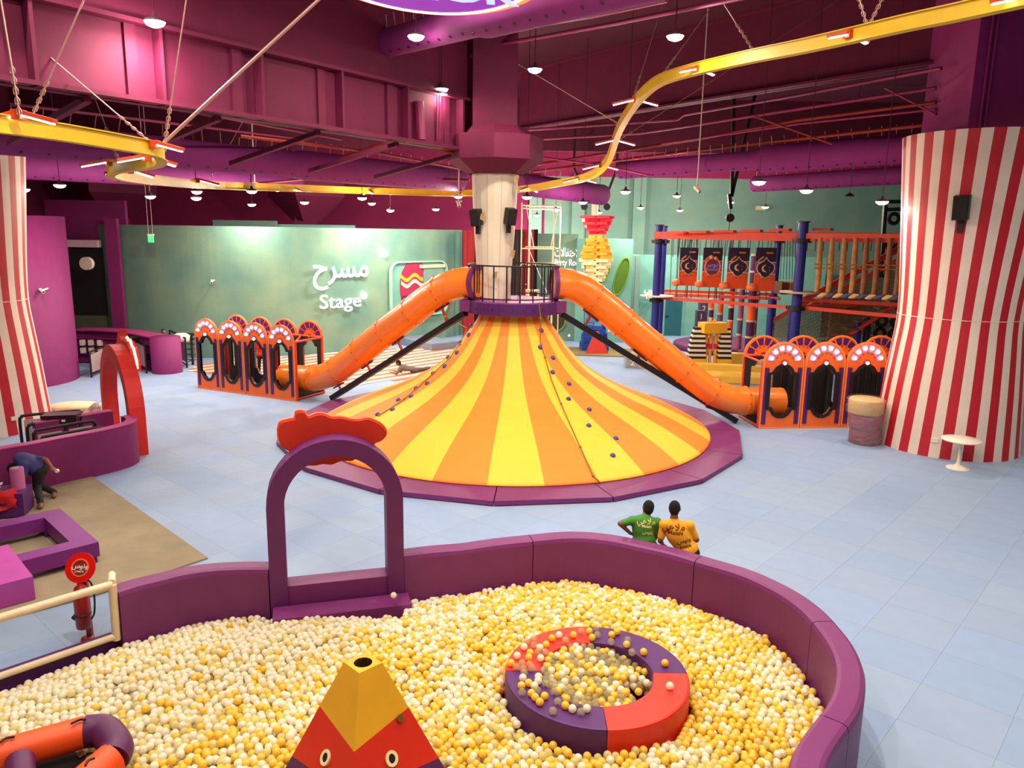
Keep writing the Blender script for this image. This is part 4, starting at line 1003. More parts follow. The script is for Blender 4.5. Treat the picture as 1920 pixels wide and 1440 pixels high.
# fire extinguisher on stand with round sign
q = Z(165, 1200, 0); ex = thing('fire_extinguisher', 'red fire extinguisher on a stand with a round red sign, behind the netted railing', 'extinguisher', (q.x, q.y, 0.0))
RX = mat('extinguisher_red', (172, 20, 20), .3)
zt_ = Y(152, 1075, q.y).z
part('stand', MB().box((0, .06, zt_/2), (.07, .05, zt_)), RX, ex); part('base', MB().lathe([(0, 0), (.09, 0), (.08, .04), (0, .05)], 20), RX, ex)
part('cylinder', MB().lathe([(0, .12), (.085, .12), (.095, .16), (.095, .62), (.07, .7), (.03, .73), (.03, .78), (0, .78)], 20, (0, -.06, .1)), RX, ex)
part('hose', MB().tube(bez([(0.02, -.06, .9), (.14, -.06, .88), (.19, -.08, .7), (.17, -.08, .45), (.12, -.08, .35)], 5), .012, 6), BLACK, ex)
part('valve_handle', MB().box((0, -.06, .9), (.16, .03, .04)), BLACK, ex); part('strap', MB().tube([(.1*cos(a*pi/8), -.06+.1*sin(a*pi/8), .42) for a in range(16)], .01, 5, closed=True), BLACK, ex); part('nozzle', MB().cyl((-.12, -.08, .38), (-.06, -.1, .36), .03, n=8), BLACK, ex)
M = basis((0, .0, zt_+.08), (1, 0, 0), (0, .45, 1)); circ = lambda r, n=28, s=1: [(r*cos(2*pi*i/n), r*s*sin(2*pi*i/n)) for i in range(n)]
sgp_ = part('sign_disc', MB().prism(circ(.2), .015, M), mat('sign_red', (214, 24, 20), .25), ex)
part('sign_ring', MB().ringprism(circ(.118), circ(.1), .006, M, z0=.015), mat('sign_orange', (240, 110, 50), .4), sgp_); part('sign_center', MB().prism(circ(.1), .004, M, z0=.015), mat('sign_plum', (130, 30, 40), .4), sgp_)
part('sign_text', text_mesh('\ufeb1\ufeee\ufee7\ufeed', .09, M @ Matrix.Translation((0, .02, .022)), WHITE, extrude=.002, offset=.002), None, sgp_); part('sign_text', text_mesh('JUNIOR', .035, M @ Matrix.Translation((0, -.05, .022)), WHITE, extrude=.002), None, sgp_)
# ============================================================ PEOPLE (implicit bodies meshed by surface nets)
def surfnet(F, o, h):
    nx, ny, nz_ = F.shape; ins = F < 0
    idx = -np.ones((nx-1, ny-1, nz_-1), int)
    cnt = np.zeros((nx-1, ny-1, nz_-1)); acc = np.zeros((nx-1, ny-1, nz_-1, 3))
    for ax in range(3):
        for a in (0, 1):
            for b in (0, 1):
                off = [0, 0, 0]; o2 = [i for i in range(3) if i != ax]; off[o2[0]] = a; off[o2[1]] = b
                s0 = tuple(slice(off[i], off[i]+F.shape[i]-1) for i in range(3))
                off1 = list(off); off1[ax] += 1; s1 = tuple(slice(off1[i], off1[i]+F.shape[i]-1) for i in range(3))
                f0, f1 = F[s0], F[s1]; m = (f0 < 0) != (f1 < 0); t = np.where(m, f0/np.where(m, f0-f1, 1), 0)
                cnt += m
                for i in range(3): acc[..., i] += np.where(m, off[i]+(t if i == ax else 0), 0)
    m = cnt > 0; I = np.argwhere(m); idx[m] = np.arange(len(I)); V = I+acc[m]/cnt[m][:, None]; V = V*h+o
    faces = []
    for ax in range(3):
        o2 = [(1, 2), (2, 0), (0, 1)][ax]
        sl0 = [slice(1, n-1) for n in F.shape]; sl1 = [slice(1, n-1) for n in F.shape]; sl0[ax] = slice(0, F.shape[ax]-1); sl1[ax] = slice(1, F.shape[ax])
        a, b = ins[tuple(sl0)], ins[tuple(sl1)]; E = np.argwhere(a != b)
        flip = a[tuple(E.T)]
        base = E.copy()
        for i in range(3):
            if i != ax: base[:, i] += 1
        def at(d1, d2):
            q = base.copy(); q[:, o2[0]] -= d1; q[:, o2[1]] -= d2; return idx[tuple(q.T)]
        q = np.stack([at(1, 1), at(0, 1), at(0, 0), at(1, 0)], 1)
        q[~flip] = q[~flip][:, ::-1]; faces.append(q)
    return V, np.concatenate(faces)
def mesh_body(prims, mats, name, h):
    """prims: (kind, a, b, ra, rb, mat, k)   kind 'c' tapered capsule, 'e' ellipsoid (a centre, b radii, ra = 3x3 rotation or None)"""
    lo = np.full(3, 9e9); hi = -lo
    for p in prims:
        if p[0] == 'c':
            for q, r in ((p[1], p[3]), (p[2], p[4])): lo = np.minimum(lo, np.array(q)-r); hi = np.maximum(hi, np.array(q)+r)
        else: r = max(p[2]); lo = np.minimum(lo, np.array(p[1])-r); hi = np.maximum(hi, np.array(p[1])+r)
    lo -= 3*h; hi += 3*h; n = np.ceil((hi-lo)/h).astype(int)+1
    G = np.stack(np.meshgrid(*[np.arange(n[i])*h+lo[i] for i in range(3)], indexing='ij'), -1).astype(np.float32)
    F = None
    def dist(p, X):
        if p[0] == 'c':
            a, b = np.array(p[1], np.float32), np.array(p[2], np.float32); ab = b-a
            t = np.clip(((X-a) @ ab)/max(1e-9, ab @ ab), 0, 1); return np.linalg.norm(X-a-t[..., None]*ab, axis=-1)-(p[3]+(p[4]-p[3])*t)
        X = X-np.array(p[1], np.float32)
        if p[3] is not None: X = X @ np.array(p[3], np.float32)
        r = np.array(p[2], np.float32); k0 = np.linalg.norm(X/r, axis=-1); k1 = np.linalg.norm(X/(r*r), axis=-1)+1e-6; return k0*(k0-1)/k1
    for p in prims:
        if p[6] < 0:  # material only decal
            continue
        d = dist(p, G)
        if F is None: F = d
        else: k = p[6]+1e-4; hh = np.clip(.5+.5*(F-d)/k, 0, 1); F = F*(1-hh)+d*hh-k*hh*(1-hh)
    V, Q = surfnet(F, lo, h)
    D = np.stack([dist(p, V.astype(np.float32))-(.02 if p[6] < 0 else 0) for p in prims], 1); mi = np.array([p[5] for p in prims])[D.argmin(1)]
    me = bpy.data.meshes.new(name); me.from_pydata(V.tolist(), [], Q.tolist())
    for m in mats: me.materials.append(m)
    fm = mi[Q]; me.polygons.foreach_set('material_index', np.sort(fm, 1)[:, 1].astype(np.int32)); me.polygons.foreach_set('use_smooth', np.ones(len(Q), bool)); me.update()
    return me
# materials: 0 skin 1 shirt 2 trousers 3 hair 4 shoe 5 dark(eyes)
def person(label, J, look, shirt, trousers, h=.012, sc=1.0, base=None, shoe=BLACK, skin=SKIN, extra=None, grip=None):
    J = {k: Vector(v) for k, v in J.items()}; base = Vector(base) if base else Vector((J['pelvis'].x, J['pelvis'].y, 0)); J = {k: v-base for k, v in J.items()}
    look = Vector(look).normalized(); pr = []
    c = lambda a, b, ra, rb, m, k=.03: pr.append(('c', tuple(a), tuple(b), ra*sc, rb*sc, m, k))
    e = lambda a, r, R, m, k=.02: pr.append(('e', tuple(a), tuple(v*sc for v in r), R, 0, m, k))
    sp_ax = (J['chest']-J['pelvis']).normalized(); lat = (J['rsh']-J['lsh']).normalized(); fr = lat.cross(sp_ax).normalized()*-1; lat2 = fr.cross(sp_ax).normalized()
    R = [[lat2[i], fr[i], sp_ax[i]] for i in range(3)]
    e(J['chest'], (.175, .115, .2), R, 1, .04); e(J['pelvis'].lerp(J['chest'], .45), (.15, .105, .17), R, 1, .05); e(J['pelvis'], (.165, .12, .13), R, 2, .04)
    e(J['pelvis'].lerp(J['chest'], .12), (.175, .13, .12), R, 1, .03)
    c(J['chest']+(J['neck']-J['chest'])*.5, J['neck'], .075, .055, 1, .05); c(J['lsh'], J['rsh'], .07, .07, 1, .05)
    c(J['neck'], J['head'], .055, .055, 0, .02)
    for s in 'lr':
        sh, el, wr = J[s+'sh'], J[s+'el'], J[s+'wr']
        c(sh, sh.lerp(el, .75), .062, .056, 1, .03); c(sh.lerp(el, .75), el, .042, .038, 0, .01); c(el, wr, .04, .026, 0, .015)
        d = (J[s+'ha']-wr).normalized() if (s+'ha') in J else (wr-el).normalized()
        x, y, _ = frame(d); 
        if abs(x.z) > abs(y.z): x, y = y, x
        pc = wr+d*.05; Rh = [[x[i], y[i], d[i]] for i in range(3)]; e(pc, (.04, .018, .048), Rh, 0, .012)
        for f_ in range(4):
            b0 = wr+d*.085+x*(-.028+.019*f_); L1 = (.04, .045, .042, .034)[f_]; b1 = b0+d*L1-y*.008; b2 = b1+d*.025-y*.022
            c(b0, b1, .0095, .009, 0, .003); c(b1, b2, .009, .008, 0, .003)
        th = wr+d*.03+x*.035; c(wr+d*.02, th+d*.02+x*.012, .013, .011, 0, .008); c(th+d*.02+x*.012, th+d*.05+x*.014-y*.01, .011, .009, 0, .003)
        hp, kn, an = J[s+'hip'], J[s+'kn'], J[s+'an']; c(hp, kn, .088, .06, 2, .03); c(kn, an, .06, .045, 2, .02)
        fd = Vector((J['face'].x, J['face'].y, 0)).normalized() if 'face' in J else Vector((look.x, look.y, 0)).normalized()
        fd = J['foot'].normalized() if 'foot' in J else fd
        c(an-Vector((0, 0, .03)), an+fd*.15-Vector((0, 0, .045)), .042, .035, 4, .01)
    # head
    hd = J['head']; up = (hd-J['neck']).normalized(); up = (up+Vector((0, 0, .6))).normalized() if J.get('keep') is None else up
    fx = look; fx = (fx-up*fx.dot(up)).normalized(); sx_ = fx.cross(up).normalized(); Rd = [[sx_[i], fx[i], up[i]] for i in range(3)]
    e(hd, (.074, .092, .105), Rd, 0, .02); e(hd+fx*.03-up*.05, (.055, .06, .055), Rd, 0, .02)
    e(hd-fx*.014+up*.022, (.084, .094, .1), Rd, 3, .006)
    e(hd-fx*.03-up*.02, (.078, .075, .08), Rd, 3, .006)
    e(hd+fx*.06-up*.02, (.05, .045, .06), Rd, 0, .01)
    c(hd+fx*.092+up*.012, hd+fx*.115-up*.018, .009, .014, 0, .008)
    for s in (-1, 1):
        e(hd+sx_*s*.08-up*.005, (.012, .022, .032), Rd, 0, .005); e(hd+fx*.1+sx_*s*.032+up*.012, (.012, .008, .007), Rd, 5, .001)
    e(hd+fx*.1-up*.05, (.024, .01, .006), Rd, 6, .001)
    me = mesh_body(pr, [skin, shirt, trousers, HAIR, shoe, BLACK, mat('lips', (96, 44, 36), .5)], 'body', h)
    t = thing('person', label, 'person', base); b = part('body', me, None, t); return t, b, base
def print_on(body_me, t, base, text, px, py, size, m, rot=0, off=.006, name='shirt_print', yv=11):
    """lettering laid on the back of a shirt by dropping it along the viewing side normal onto the cloth"""
    bv = BVHTree.FromPolygons([v.co for v in body_me.vertices], [p.vertices for p in body_me.polygons])
    c = Y(px, py, yv)-base; n0 = Vector((0, -1, .25)).normalized(); x = Vector((cos(rot), 0, -sin(rot))); M = basis(c, x, n0.cross(x))
    me = text_mesh(text, size, M, m, extrude=0, offset=.002); 
    for v in me.vertices:
        q = v.co+n0*.8; hit = bv.ray_cast(q, -n0)
        if hit[0] is not None: v.co = hit[0]+n0*off
    part(name, me, None, t)
GRN = mat('green_shirt', (62, 128, 34), .75, bump=.25, bscale=9); YLW = mat('yellow_shirt', (238, 166, 24), .75, bump=.25, bscale=9); NAVY = mat('navy_trousers', (26, 26, 40), .8); BLS = mat('blue_shirt', (44, 44, 106), .75)
y0 = 11.08
hp = Y(1207, 1016, y0)
J = dict(pelvis=hp, chest=Y(1206, 988, y0+.03), neck=Y(1211, 969, y0+.08), head=Y(1215, 952, y0+.12), lsh=Y(1186, 976, y0+.03), rsh=Y(1232, 979, y0+.05), lel=Y(1163, 982, y0-.02), lwr=Y(1182, 1000, y0+.02), lha=Y(1192, 1006, y0+.1),
         rel=Y(1229, 1006, y0+.06), rwr=Y(1226, 1016, y0+.28), lhip=hp+Vector((-.1, .03, -.03)), rhip=hp+Vector((.1, .03, -.03)), lkn=hp+Vector((-.14, .42, -.32)), rkn=hp+Vector((.12, .42, -.32)))
J['lan'] = Vector((J['lkn'].x, J['lkn'].y+.08, .09)); J['ran'] = Vector((J['rkn'].x, J['rkn'].y+.12, .09))
t, b, bs0 = person('person in a green polo shirt, hand on hip, leaning on the pit wall', J, (-.25, 1, -.15), GRN, NAVY)
cream_p = mat('cream_print', (222, 214, 140), .7); brown_p = mat('brown_print', (96, 40, 16), .7)
print_on(b.data, t, bs0, '\ufef2\ufeeb\ufefc\ufee3', 1211, 977, .12, cream_p, .1, yv=y0)
print_on(b.data, t, bs0, 'Malahi', 1211, 986, .06, cream_p, .1, yv=y0)
print_on(b.data, t, bs0, '\ufeb1\ufeee\ufee7\ufeed', 1213, 997, .07, cream_p, .1, yv=y0)
y0 = 10.84; hp = Y(1290, 1035, y0)
J = dict(pelvis=hp, chest=Y(1272, 1003, y0+.02), neck=Y(1264, 972, y0+.06), head=Y(1265, 953, y0+.1), lsh=Y(1245, 983, y0+.04), rsh=Y(1293, 985, y0+.04), lel=Y(1238, 1014, y0+.04), lwr=Y(1243, 1021, y0+.28), rel=Y(1306, 1012, y0+.04), rwr=Y(1296, 1016, y0+.3),
         lhip=hp+Vector((-.1, .03, -.03)), rhip=hp+Vector((.1, .03, -.03)), lkn=hp+Vector((-.14, .42, -.28)), rkn=hp+Vector((.14, .42, -.28)))
J['lan'] = Vector((J['lkn'].x, J['lkn'].y+.05, .09)); J['ran'] = Vector((J['rkn'].x, J['rkn'].y+.1, .09))
t, b, bs0 = person('person in a yellow polo shirt with brown lettering leaning on the pit wall', J, (.35, 1, -.1), YLW, NAVY)
print_on(b.data, t, bs0, '\ufef2\ufeeb\ufefc\ufee3', 1262, 988, .14, brown_p, .0, yv=y0)
print_on(b.data, t, bs0, 'Malahi', 1265, 998, .085, brown_p, .02, yv=y0)
print_on(b.data, t, bs0, '\ufeb1\ufeee\ufee7\ufeed', 1280, 1012, .09, brown_p, -.25, yv=y0); print_on(b.data, t, bs0, 'JUNIOR', 1283, 1023, .05, brown_p, -.25, yv=y0)
# bending man
yb = 14.9; J = dict(pelvis=Y(73, 880, yb), chest=Y(50, 866, yb-.02), neck=Y(37, 869, yb-.05), head=Y(29, 878, yb-.08), lsh=Y(44, 873, yb-.22), rsh=Y(60, 861, yb+.15), lel=Y(45, 893, yb-.3), lwr=Y(42, 908, yb-.3), rel=Y(86, 863, yb+.05), rwr=Y(97, 877, yb-.05), rha=Y(105, 883, yb-.1),
    lhip=Y(71, 884, yb-.1), rhip=Y(76, 882, yb+.1), lkn=Y(70, 912, yb-.12), rkn=Y(71, 908, yb+.12), foot=(-.5, -1, 0))
J['lan'] = Vector((*Z(76, 945, .09).xy, .12)); J['ran'] = Vector((*Z(70, 936, .09).xy, .12)); J['ran'].y = yb+.12; J['ran'].x = J['lan'].x-.1
t, b, bs0 = person('person in a blue shirt and dark trousers bending over the foam pieces on the left', J, (-.6, -.3, -1), BLS, mat('black_trousers', (14, 12, 14), .8), shoe=SKIN, sc=1.28)
p = Y(107, 883, yb-.12); solo('tape_roll', MB().cyl((0, -.02, 0), (0, .02, 0), .038, n=16), WHITE, 'white tape roll held by the bending person', 'tape', p)
# counter man
yb = 30.25; x0 = Y(307, 622, yb); J = dict(pelvis=x0+Vector((.05, .1, -.68)), chest=x0+Vector((.04, .05, -.36)), neck=x0+Vector((.02, .02, -.13)), head=x0, lsh=x0+Vector((-.17, .05, -.2)), rsh=x0+Vector((.22, .05, -.2)), lel=x0+Vector((-.22, -.02, -.45)), lwr=x0+Vector((-.1, -.2, -.5)), rel=x0+Vector((.28, .05, -.48)), rwr=x0+Vector((.2, -.15, -.6)), lhip=x0+Vector((-.05, .1, -.72)), rhip=x0+Vector((.15, .1, -.72)), lkn=x0+Vector((-.05, .1, -1.1)), rkn=x0+Vector((.15, .1, -1.1)))
J['lan'] = Vector((J['lkn'].x, J['lkn'].y, .1)); J['ran'] = Vector((J['rkn'].x, J['rkn'].y, .1))
person('person with short dark hair standing behind the end of the cubby counter', J, (.5, -.8, -.2), mat('dark_red_shirt', (60, 26, 50), .8), NAVY, h=.017)
# lying person
o = Z(752, 702, 0)
g_ = lambda x, y, z: Vector((o.x+x, o.y+y, z))
J = dict(pelvis=g_(.42, .35, .15), chest=g_(.15, .12, .24), neck=g_(-.02, .02, .36), head=g_(-.1, -.02, .46), lsh=g_(-.02, -.12, .27), rsh=g_(.06, .22, .28), lel=g_(-.14, -.2, .06), lwr=g_(-.36, -.12, .1), rel=g_(-.05, .3, .06), rwr=g_(-.3, .1, .12), lhip=g_(.45, .25, .13), rhip=g_(.48, .42, .13), lkn=g_(.7, .75, .09), rkn=g_(.8, .8, .09), lan=g_(.9, 1.15, .09), ran=g_(1.0, 1.1, .09), foot=(.3, .5, 0))
person('person in a grey hooded top lying on the striped floor behind the cone', J, (-1, -.1, -.5), mat('grey_hoodie', (110, 104, 92), .85), mat('grey_trousers', (90, 88, 90), .85), h=.015)
# person behind the left booth
x0 = Y(489, 633, 28.2); J = dict(pelvis=x0+Vector((0, 0, -.66)), chest=x0+Vector((0, 0, -.36)), neck=x0+Vector((0, 0, -.14)), head=x0, lsh=x0+Vector((-.18, 0, -.2)), rsh=x0+Vector((.18, 0, -.2)), lel=x0+Vector((-.22, -.02, -.46)), lwr=x0+Vector((-.16, -.15, -.62)), rel=x0+Vector((.22, -.02, -.46)), rwr=x0+Vector((.18, -.12, -.64)), lhip=x0+Vector((-.09, 0, -.7)), rhip=x0+Vector((.09, 0, -.7)), lkn=x0+Vector((-.1, -.05, -1.1)), rkn=x0+Vector((.12, .1, -1.1)))
J['lan'] = Vector((J['lkn'].x, J['lkn'].y, .1)); J['ran'] = Vector((J['rkn'].x, J['rkn'].y+.1, .1))
person('person in a red shirt and dark trousers seen through the third left booth window', J, (1, -.2, -.2), mat('red_shirt', (176, 40, 30), .8), mat('black_trousers', (14, 12, 14), .8), h=.017)
# ============================================================ OVERHEAD TRACK WITH CHEVRON LIGHTS
tp = [(-60, 225, 9.5), (0, 232, 10), (80, 243, 10.7), (150, 254, 11.3), (230, 268, 12), (285, 279, 12.6), (303, 290, 12.9), (292, 301, 13.5), (255, 308, 14.1), (218, 313, 14.8), (206, 321, 15.6), (228, 329, 16.8), (275, 336, 18.6), (340, 343, 21), (420, 348, 24), (560, 353, 27), (700, 358, 29), (870, 362, 30), (985, 354, 29), (1040, 345, 28), (1090, 335, 26.5), (1120, 322, 25.5), (1140, 300, 24.5), (1150, 275, 23.5), (1158, 250, 22.5), (1170, 225, 21.5), (1188, 197, 20.5), (1210, 172, 19.5), (1240, 150, 18.5), (1300, 131, 17), (1400, 108, 15.5), (1500, 88, 14.3), (1600, 66, 13.2), (1700, 43, 12.3), (1800, 22, 11.5), (1960, -14, 10.4)]
tb_ = Y(870, 362, 30); trk = thing('overhead_track', 'yellow curving track hung from the ceiling across the hall', 'track', tb_)
tc = [p-tb_ for p in bez([Y(*p) for p in tp], 5)]
part('rail_beam', sweep(MB(), tc, [(-.05, -.10), (-.05, .10), (.05, .10), (.05, -.10)]), TRACK, trk)
for z in (-.115, .1): part('flange', sweep(MB(), tc, [(-.085, z), (-.085, z+.018), (.085, z+.018), (.085, z)]), TRACK, trk)
STW = mat('steel_wire', (190, 150, 140), .4, .6)
for (a, b, th) in [((38, 222), (-5, -40), .012), ((55, 230), (175, -40), .012), ((283, 268), (-20, 10), .012), ((308, 275), (352, -20), .012), ((300, 275), (640, -40), .03), ((222, 300), (130, 60), .01), ((1187, 187), (1226, 60), .012), ((1235, 150), (1300, 60), .01), ((1414, 97), (1340, -20), .012), ((1626, 50), (1602, -30), .012), ((1628, 50), (1668, -30), .012), ((1160, 232), (870, 60), .012), ((1152, 268), (1290, 180), .01), ((395, 336), (415, 300), .012)]:
    i = min(range(len(tp)), key=lambda k: hypot(tp[k][0]-a[0], tp[k][1]-a[1])); pa = Y(a[0], a[1], tp[i][2]); pb = Y(b[0], b[1], tp[i][2]); pb = pa+(pb-pa)*((12.5-pa.z)/(pb.z-pa.z))
    mb = MB().cyl(pa-tb_, pb-tb_, th, n=5); d = (pb-pa).normalized()
    for k in range(5): q = pa+d*(.05+.12*k)-tb_; mb.tube([q+Vector((.03, 0, 0)), q+d*.05+Vector((.03, 0, 0)), q+d*.1, q+d*.05-Vector((.03, 0, 0)), q-Vector((.03, 0, 0))], .008, 4, closed=True)
    part('suspension_cable', mb, STW, trk)
CHO = mat('chevron_orange', (214, 66, 26), .5)
def chevron(px, py, yv, label, ang=None, s=1.0):
    i = min(range(len(tc)), key=lambda k: (proj(tc[k]+tb_)[0]-px)**2+(proj(tc[k]+tb_)[1]-py)**2)
    d = tc[min(i+1, len(tc)-1)]-tc[max(0, i-1)]; rz = atan2(d.y, d.x)+pi/2 if ang is None else ang; s = .72 if px > 1250 else (.85 if px < 300 else 1.0); p = Y(px, py, yv)
    t = thing('chevron_light', label, 'light', p, rz, 'chevron lights on the yellow track')
    for sg in (-1, 1):
        dd = Vector((sg*.97, 0, -.24)); M = basis(Vector((sg*.30*s, 0, -.05*s)), dd, (0, 1, 0))
        h = MB(); h.box((0, 0, 0), (.58*s, .09, .05)); h = h.mesh('housing', CHO); h.transform(M); hp_ = part('housing', h, None, t)
        l = MB(); l.box((0, 0, -.035 if sg > 0 else .035), (.54*s, .07, .025)); l = l.mesh('led_tube', LED); l.transform(M); obj('led_tube', l, hp_)
    part('bracket', MB().box((0, 0, -.02), (.12, .14, .12)), CHO, t)
for a in [(35, 212, 10.1, 'at the far left edge'), (290, 268, 12.5, 'on the outer bend of the left curl'), (275, 293, 13.4, 'on the upper return of the left curl'), (205, 302, 14.9, 'left of the curl, above its lower turn'), (243, 318, 16.6, 'just below the left curl'), (372, 337, 22, 'right of the left curl'), (540, 350, 27, 'above the stage wall'), (690, 356, 29, 'left of the white column'), (862, 362, 30, 'touching the left side of the white column', ), (992, 351, 29, 'touching the right side of the white column'),
          (1087, 334, 26.6, 'at the foot of the rising right part'), (1126, 309, 25.1, 'above the short duct end'), (1154, 262, 23, 'halfway up the rising right part'), (1192, 186, 20.2, 'near the top of the right bend'), (1308, 127, 16.8, 'past the right bend'), (1592, 62, 13.2, 'over the long right part'), (1905, -4, 10.8, 'at the top right corner')]:
    chevron(a[0], a[1], a[2], 'V-shaped light '+a[3]+(' of the yellow track' if len(a[3].split()) < 8 else ''), ang=0.0 if 1000 < a[0] < 1200 else None)
# hanging round logo
lc_ = Y(783, -78, 9.0); M0 = basis((0, 0, 0), (1, 0, -.06), (0, -.994, .12)) @ Matrix.Diagonal((1.5, 1.5, 1, 1))
lg = thing('logo_sign', 'big round lit logo sign hanging at the top centre', 'sign', lc_)
circ2 = lambda r, n=48: [(r*cos(2*pi*i/n), r*sin(2*pi*i/n)) for i in range(n)]
T_ = lambda z: M0 @ Matrix.Translation((0, 0, z))
sg_ = 1 if (M0.to_3x3() @ Vector((0, 0, 1))).z < 0 else -1
part('back_disc', MB().prism(circ2(1.0), .06, T_(-.03*sg_ - .03)), mat('logo_orange', (255, 130, 60), .4, emit=1.6, ecol=(255, 120, 50), var=0), lg)
part('white_ring', MB().ringprism(circ2(.915), circ2(.875), .01, T_(sg_*.035)), mat('logo_white', (255, 245, 250), .4, emit=2, var=0), lg)
part('purple_field', MB().prism(circ2(.875), .01, T_(sg_*.03)), mat('logo_purple', (120, 20, 160), .4, emit=1.0, var=0), lg)
MT = M0 @ Matrix.Translation((0, -.25, sg_*.05)) @ (Matrix.Identity(4) if sg_ > 0 else Matrix.Diagonal((-1, 1, 1, 1)))
LGB = mat('logo_blue', (150, 170, 255), .4, emit=1.6, var=0)
part('logo_lettering', text_mesh('JUNIOR', .42, MT @ Matrix.Translation((0, -.22, 0)), LGB, extrude=.005, offset=.012), None, lg)
part('logo_lettering', text_mesh('\ufeb1\ufeee\ufee7\ufeed', .62, MT @ Matrix.Translation((0, .35, 0)), LGB, extrude=.005, offset=.012), None, lg)
for s in (-.5, .5): part('hanger', MB().cyl((s, 0, .1), (s, .6, 12.5-lc_.z), .015, n=5), STW, lg)

# ============================================================ SIGNS ON THE WALLS
def wall_at(px, off=.2):
    d = ray(px, 600); best = None
    for a, b in zip(wc, wc[1:]):
        e = b-a; den = d.x*e.y-d.y*e.x
        if abs(den) < 1e-9: continue
        t = (a.x*e.y-a.y*e.x)/den; s = (a.x*d.y-a.y*d.x)/den
        if 0 <= s <= 1 and t > 0: n = Vector((e.y, -e.x, 0)).normalized(); best = a+e*s+n*off; break
    return best
def wall_pt(px, py, off=.2):
    w = wall_at(px, off); 
    for _ in range(3):
        p = Y(px, py, w.y); pxx = 960+(w.x/w.y)*0
        break
    return Y(px, py, w.y)
LIT = mat('lit_letter', (255, 250, 240), .5, emit=1.3, var=0)
def wall_sign(text, x0, x1, yc, hpx, label, A=None, m=LIT, name='lit_sign', off=.005, cat='sign', ext=.05):
    if A is None: P0, P1 = wall_pt(x0, yc), wall_pt(x1, yc)
    else: P0, P1 = Y(x0, yc, A), Y(x1, yc, A)
    P1.z = P0.z = (P0.z+P1.z)/2
    me = text_mesh(text, 1, Matrix.Identity(4), m, extrude=0, offset=off); xs = [v.co.x for v in me.vertices]; ys = [v.co.y for v in me.vertices]
    me = text_mesh(text, 1, Matrix.Identity(4), m, extrude=ext/((P1-P0).length), offset=off)
    c = (P0+P1)/2; Wd_ = (P1-P0).length; Hh = hpx*(c.y/1440); sx = Wd_/(max(xs)-min(xs)); sy = Hh/(max(ys)-min(ys))
    x = (P1-P0).normalized(); M = basis((0, 0, 0), x, (0, 0, 1)) @ Matrix.Diagonal((sx, sy, sx, 1)) @ Matrix.Translation((-(max(xs)+min(xs))/2, -(max(ys)+min(ys))/2, 0))
    me.transform(M); o = obj(name, me, None, c); return tag(o, label, cat)
wall_sign('\ufea1\ufeae\ufeb4\ufee3', 587, 690, 519, 46, 'lit white Arabic lettering on the teal stage wall', off=.012)
wall_sign('Stage', 600, 677, 568, 34, 'lit white word Stage on the teal wall', off=0.0)
PY_ = 39.35
wall_sign('\ufe95\ufefb\ufe8e\ufed4\ufe98\ufea3\ufefb\ufe8d \ufe94\ufecb\ufe8e\ufed7', 1040, 1112, 473, 17, 'lit white Arabic lettering partly behind the brick tower', A=PY_)
wall_sign('Party Room', 1040, 1094, 494, 15, 'lit white words Party Room partly behind the brick tower', A=PY_)
wall_sign('\ufe94\ufef4\ufee0\ufe8b\ufe8e\ufecb', 1207, 1228, 548, 9, 'small lit Arabic lettering beside the first blue post', A=41.9)
wall_sign('Fa', 1212, 1223, 556, 7, 'two small lit letters under the Arabic ones beside the first blue post', A=41.9)
for i, (x, y) in enumerate([(721, 476), (682, 554)]):
    p = wall_pt(x, y, .12); b = MB(); b.sphere((0, 0, 0), .17, 16, 10, sc=(1, .5, 1)); solo('wall_globe_lamp', b, mat('globe_glow', (255, 255, 245), .5, emit=7, var=0), ['round bright wall lamp between the lettering and the niche', 'round bright wall lamp at the end of the word Stage'][i], 'lamp', p)
# rounded niche with painted board
def rrect(w, h, r, n=5):
    out = []
    for cx, cy, a0 in ((w-r, h-r, 0), (-w+r, h-r, pi/2), (-w+r, -h+r, pi), (w-r, -h+r, 3*pi/2)):
        out += [(cx+r*cos(a0+pi/2*i/n), cy+r*sin(a0+pi/2*i/n)) for i in range(n+1)]
    return out
P0, P1 = wall_pt(731, 541), wall_pt(837, 541); c = (P0+P1)/2; xx = (P1-P0); xx.z = 0; hw = xx.length/2; hh = 51*c.y/1440
nt_ = thing('niche_window', 'rounded niche in the stage wall with a wavy magenta board', 'niche', c); Mn = basis((0, 0, 0), xx, (0, 0, 1))
O = rrect(hw, hh, .5); I = rrect(hw-.07, hh-.07, .45)
Mo = Mn.copy()
part('niche_rim', MB().ringprism(O, I, .16, Mn, z0=-.05), mat('pale_teal_edge', (150, 200, 180), .6), nt_); part('niche_back', MB().prism(I, .02, Mn, z0=-.04), TEAL2, nt_)
bx_ = [(-.42, .93), (-.1, .93), (.12, .93), (.12, -.2), (0, -.6), (-.5, -.75), (-.6, -.4), (-.66, -.1), (-.66, .3), (-.58, .65)]
part('painted_board', MB().prism([(x*hw, y*hh) for x, y in bx_], .05, Mn, z0=-.02), mat('board_magenta', (168, 26, 72), .6), nt_)
part('board_foot', MB().prism([(x*hw, y*hh) for x, y in [(.12, -.22), (.1, -.45), (-.2, -.6), (-.5, -.75), (-.62, -.35), (-.6, -.22)]], .06, Mn, z0=-.02), mat('board_navy', (54, 24, 84), .6), nt_)
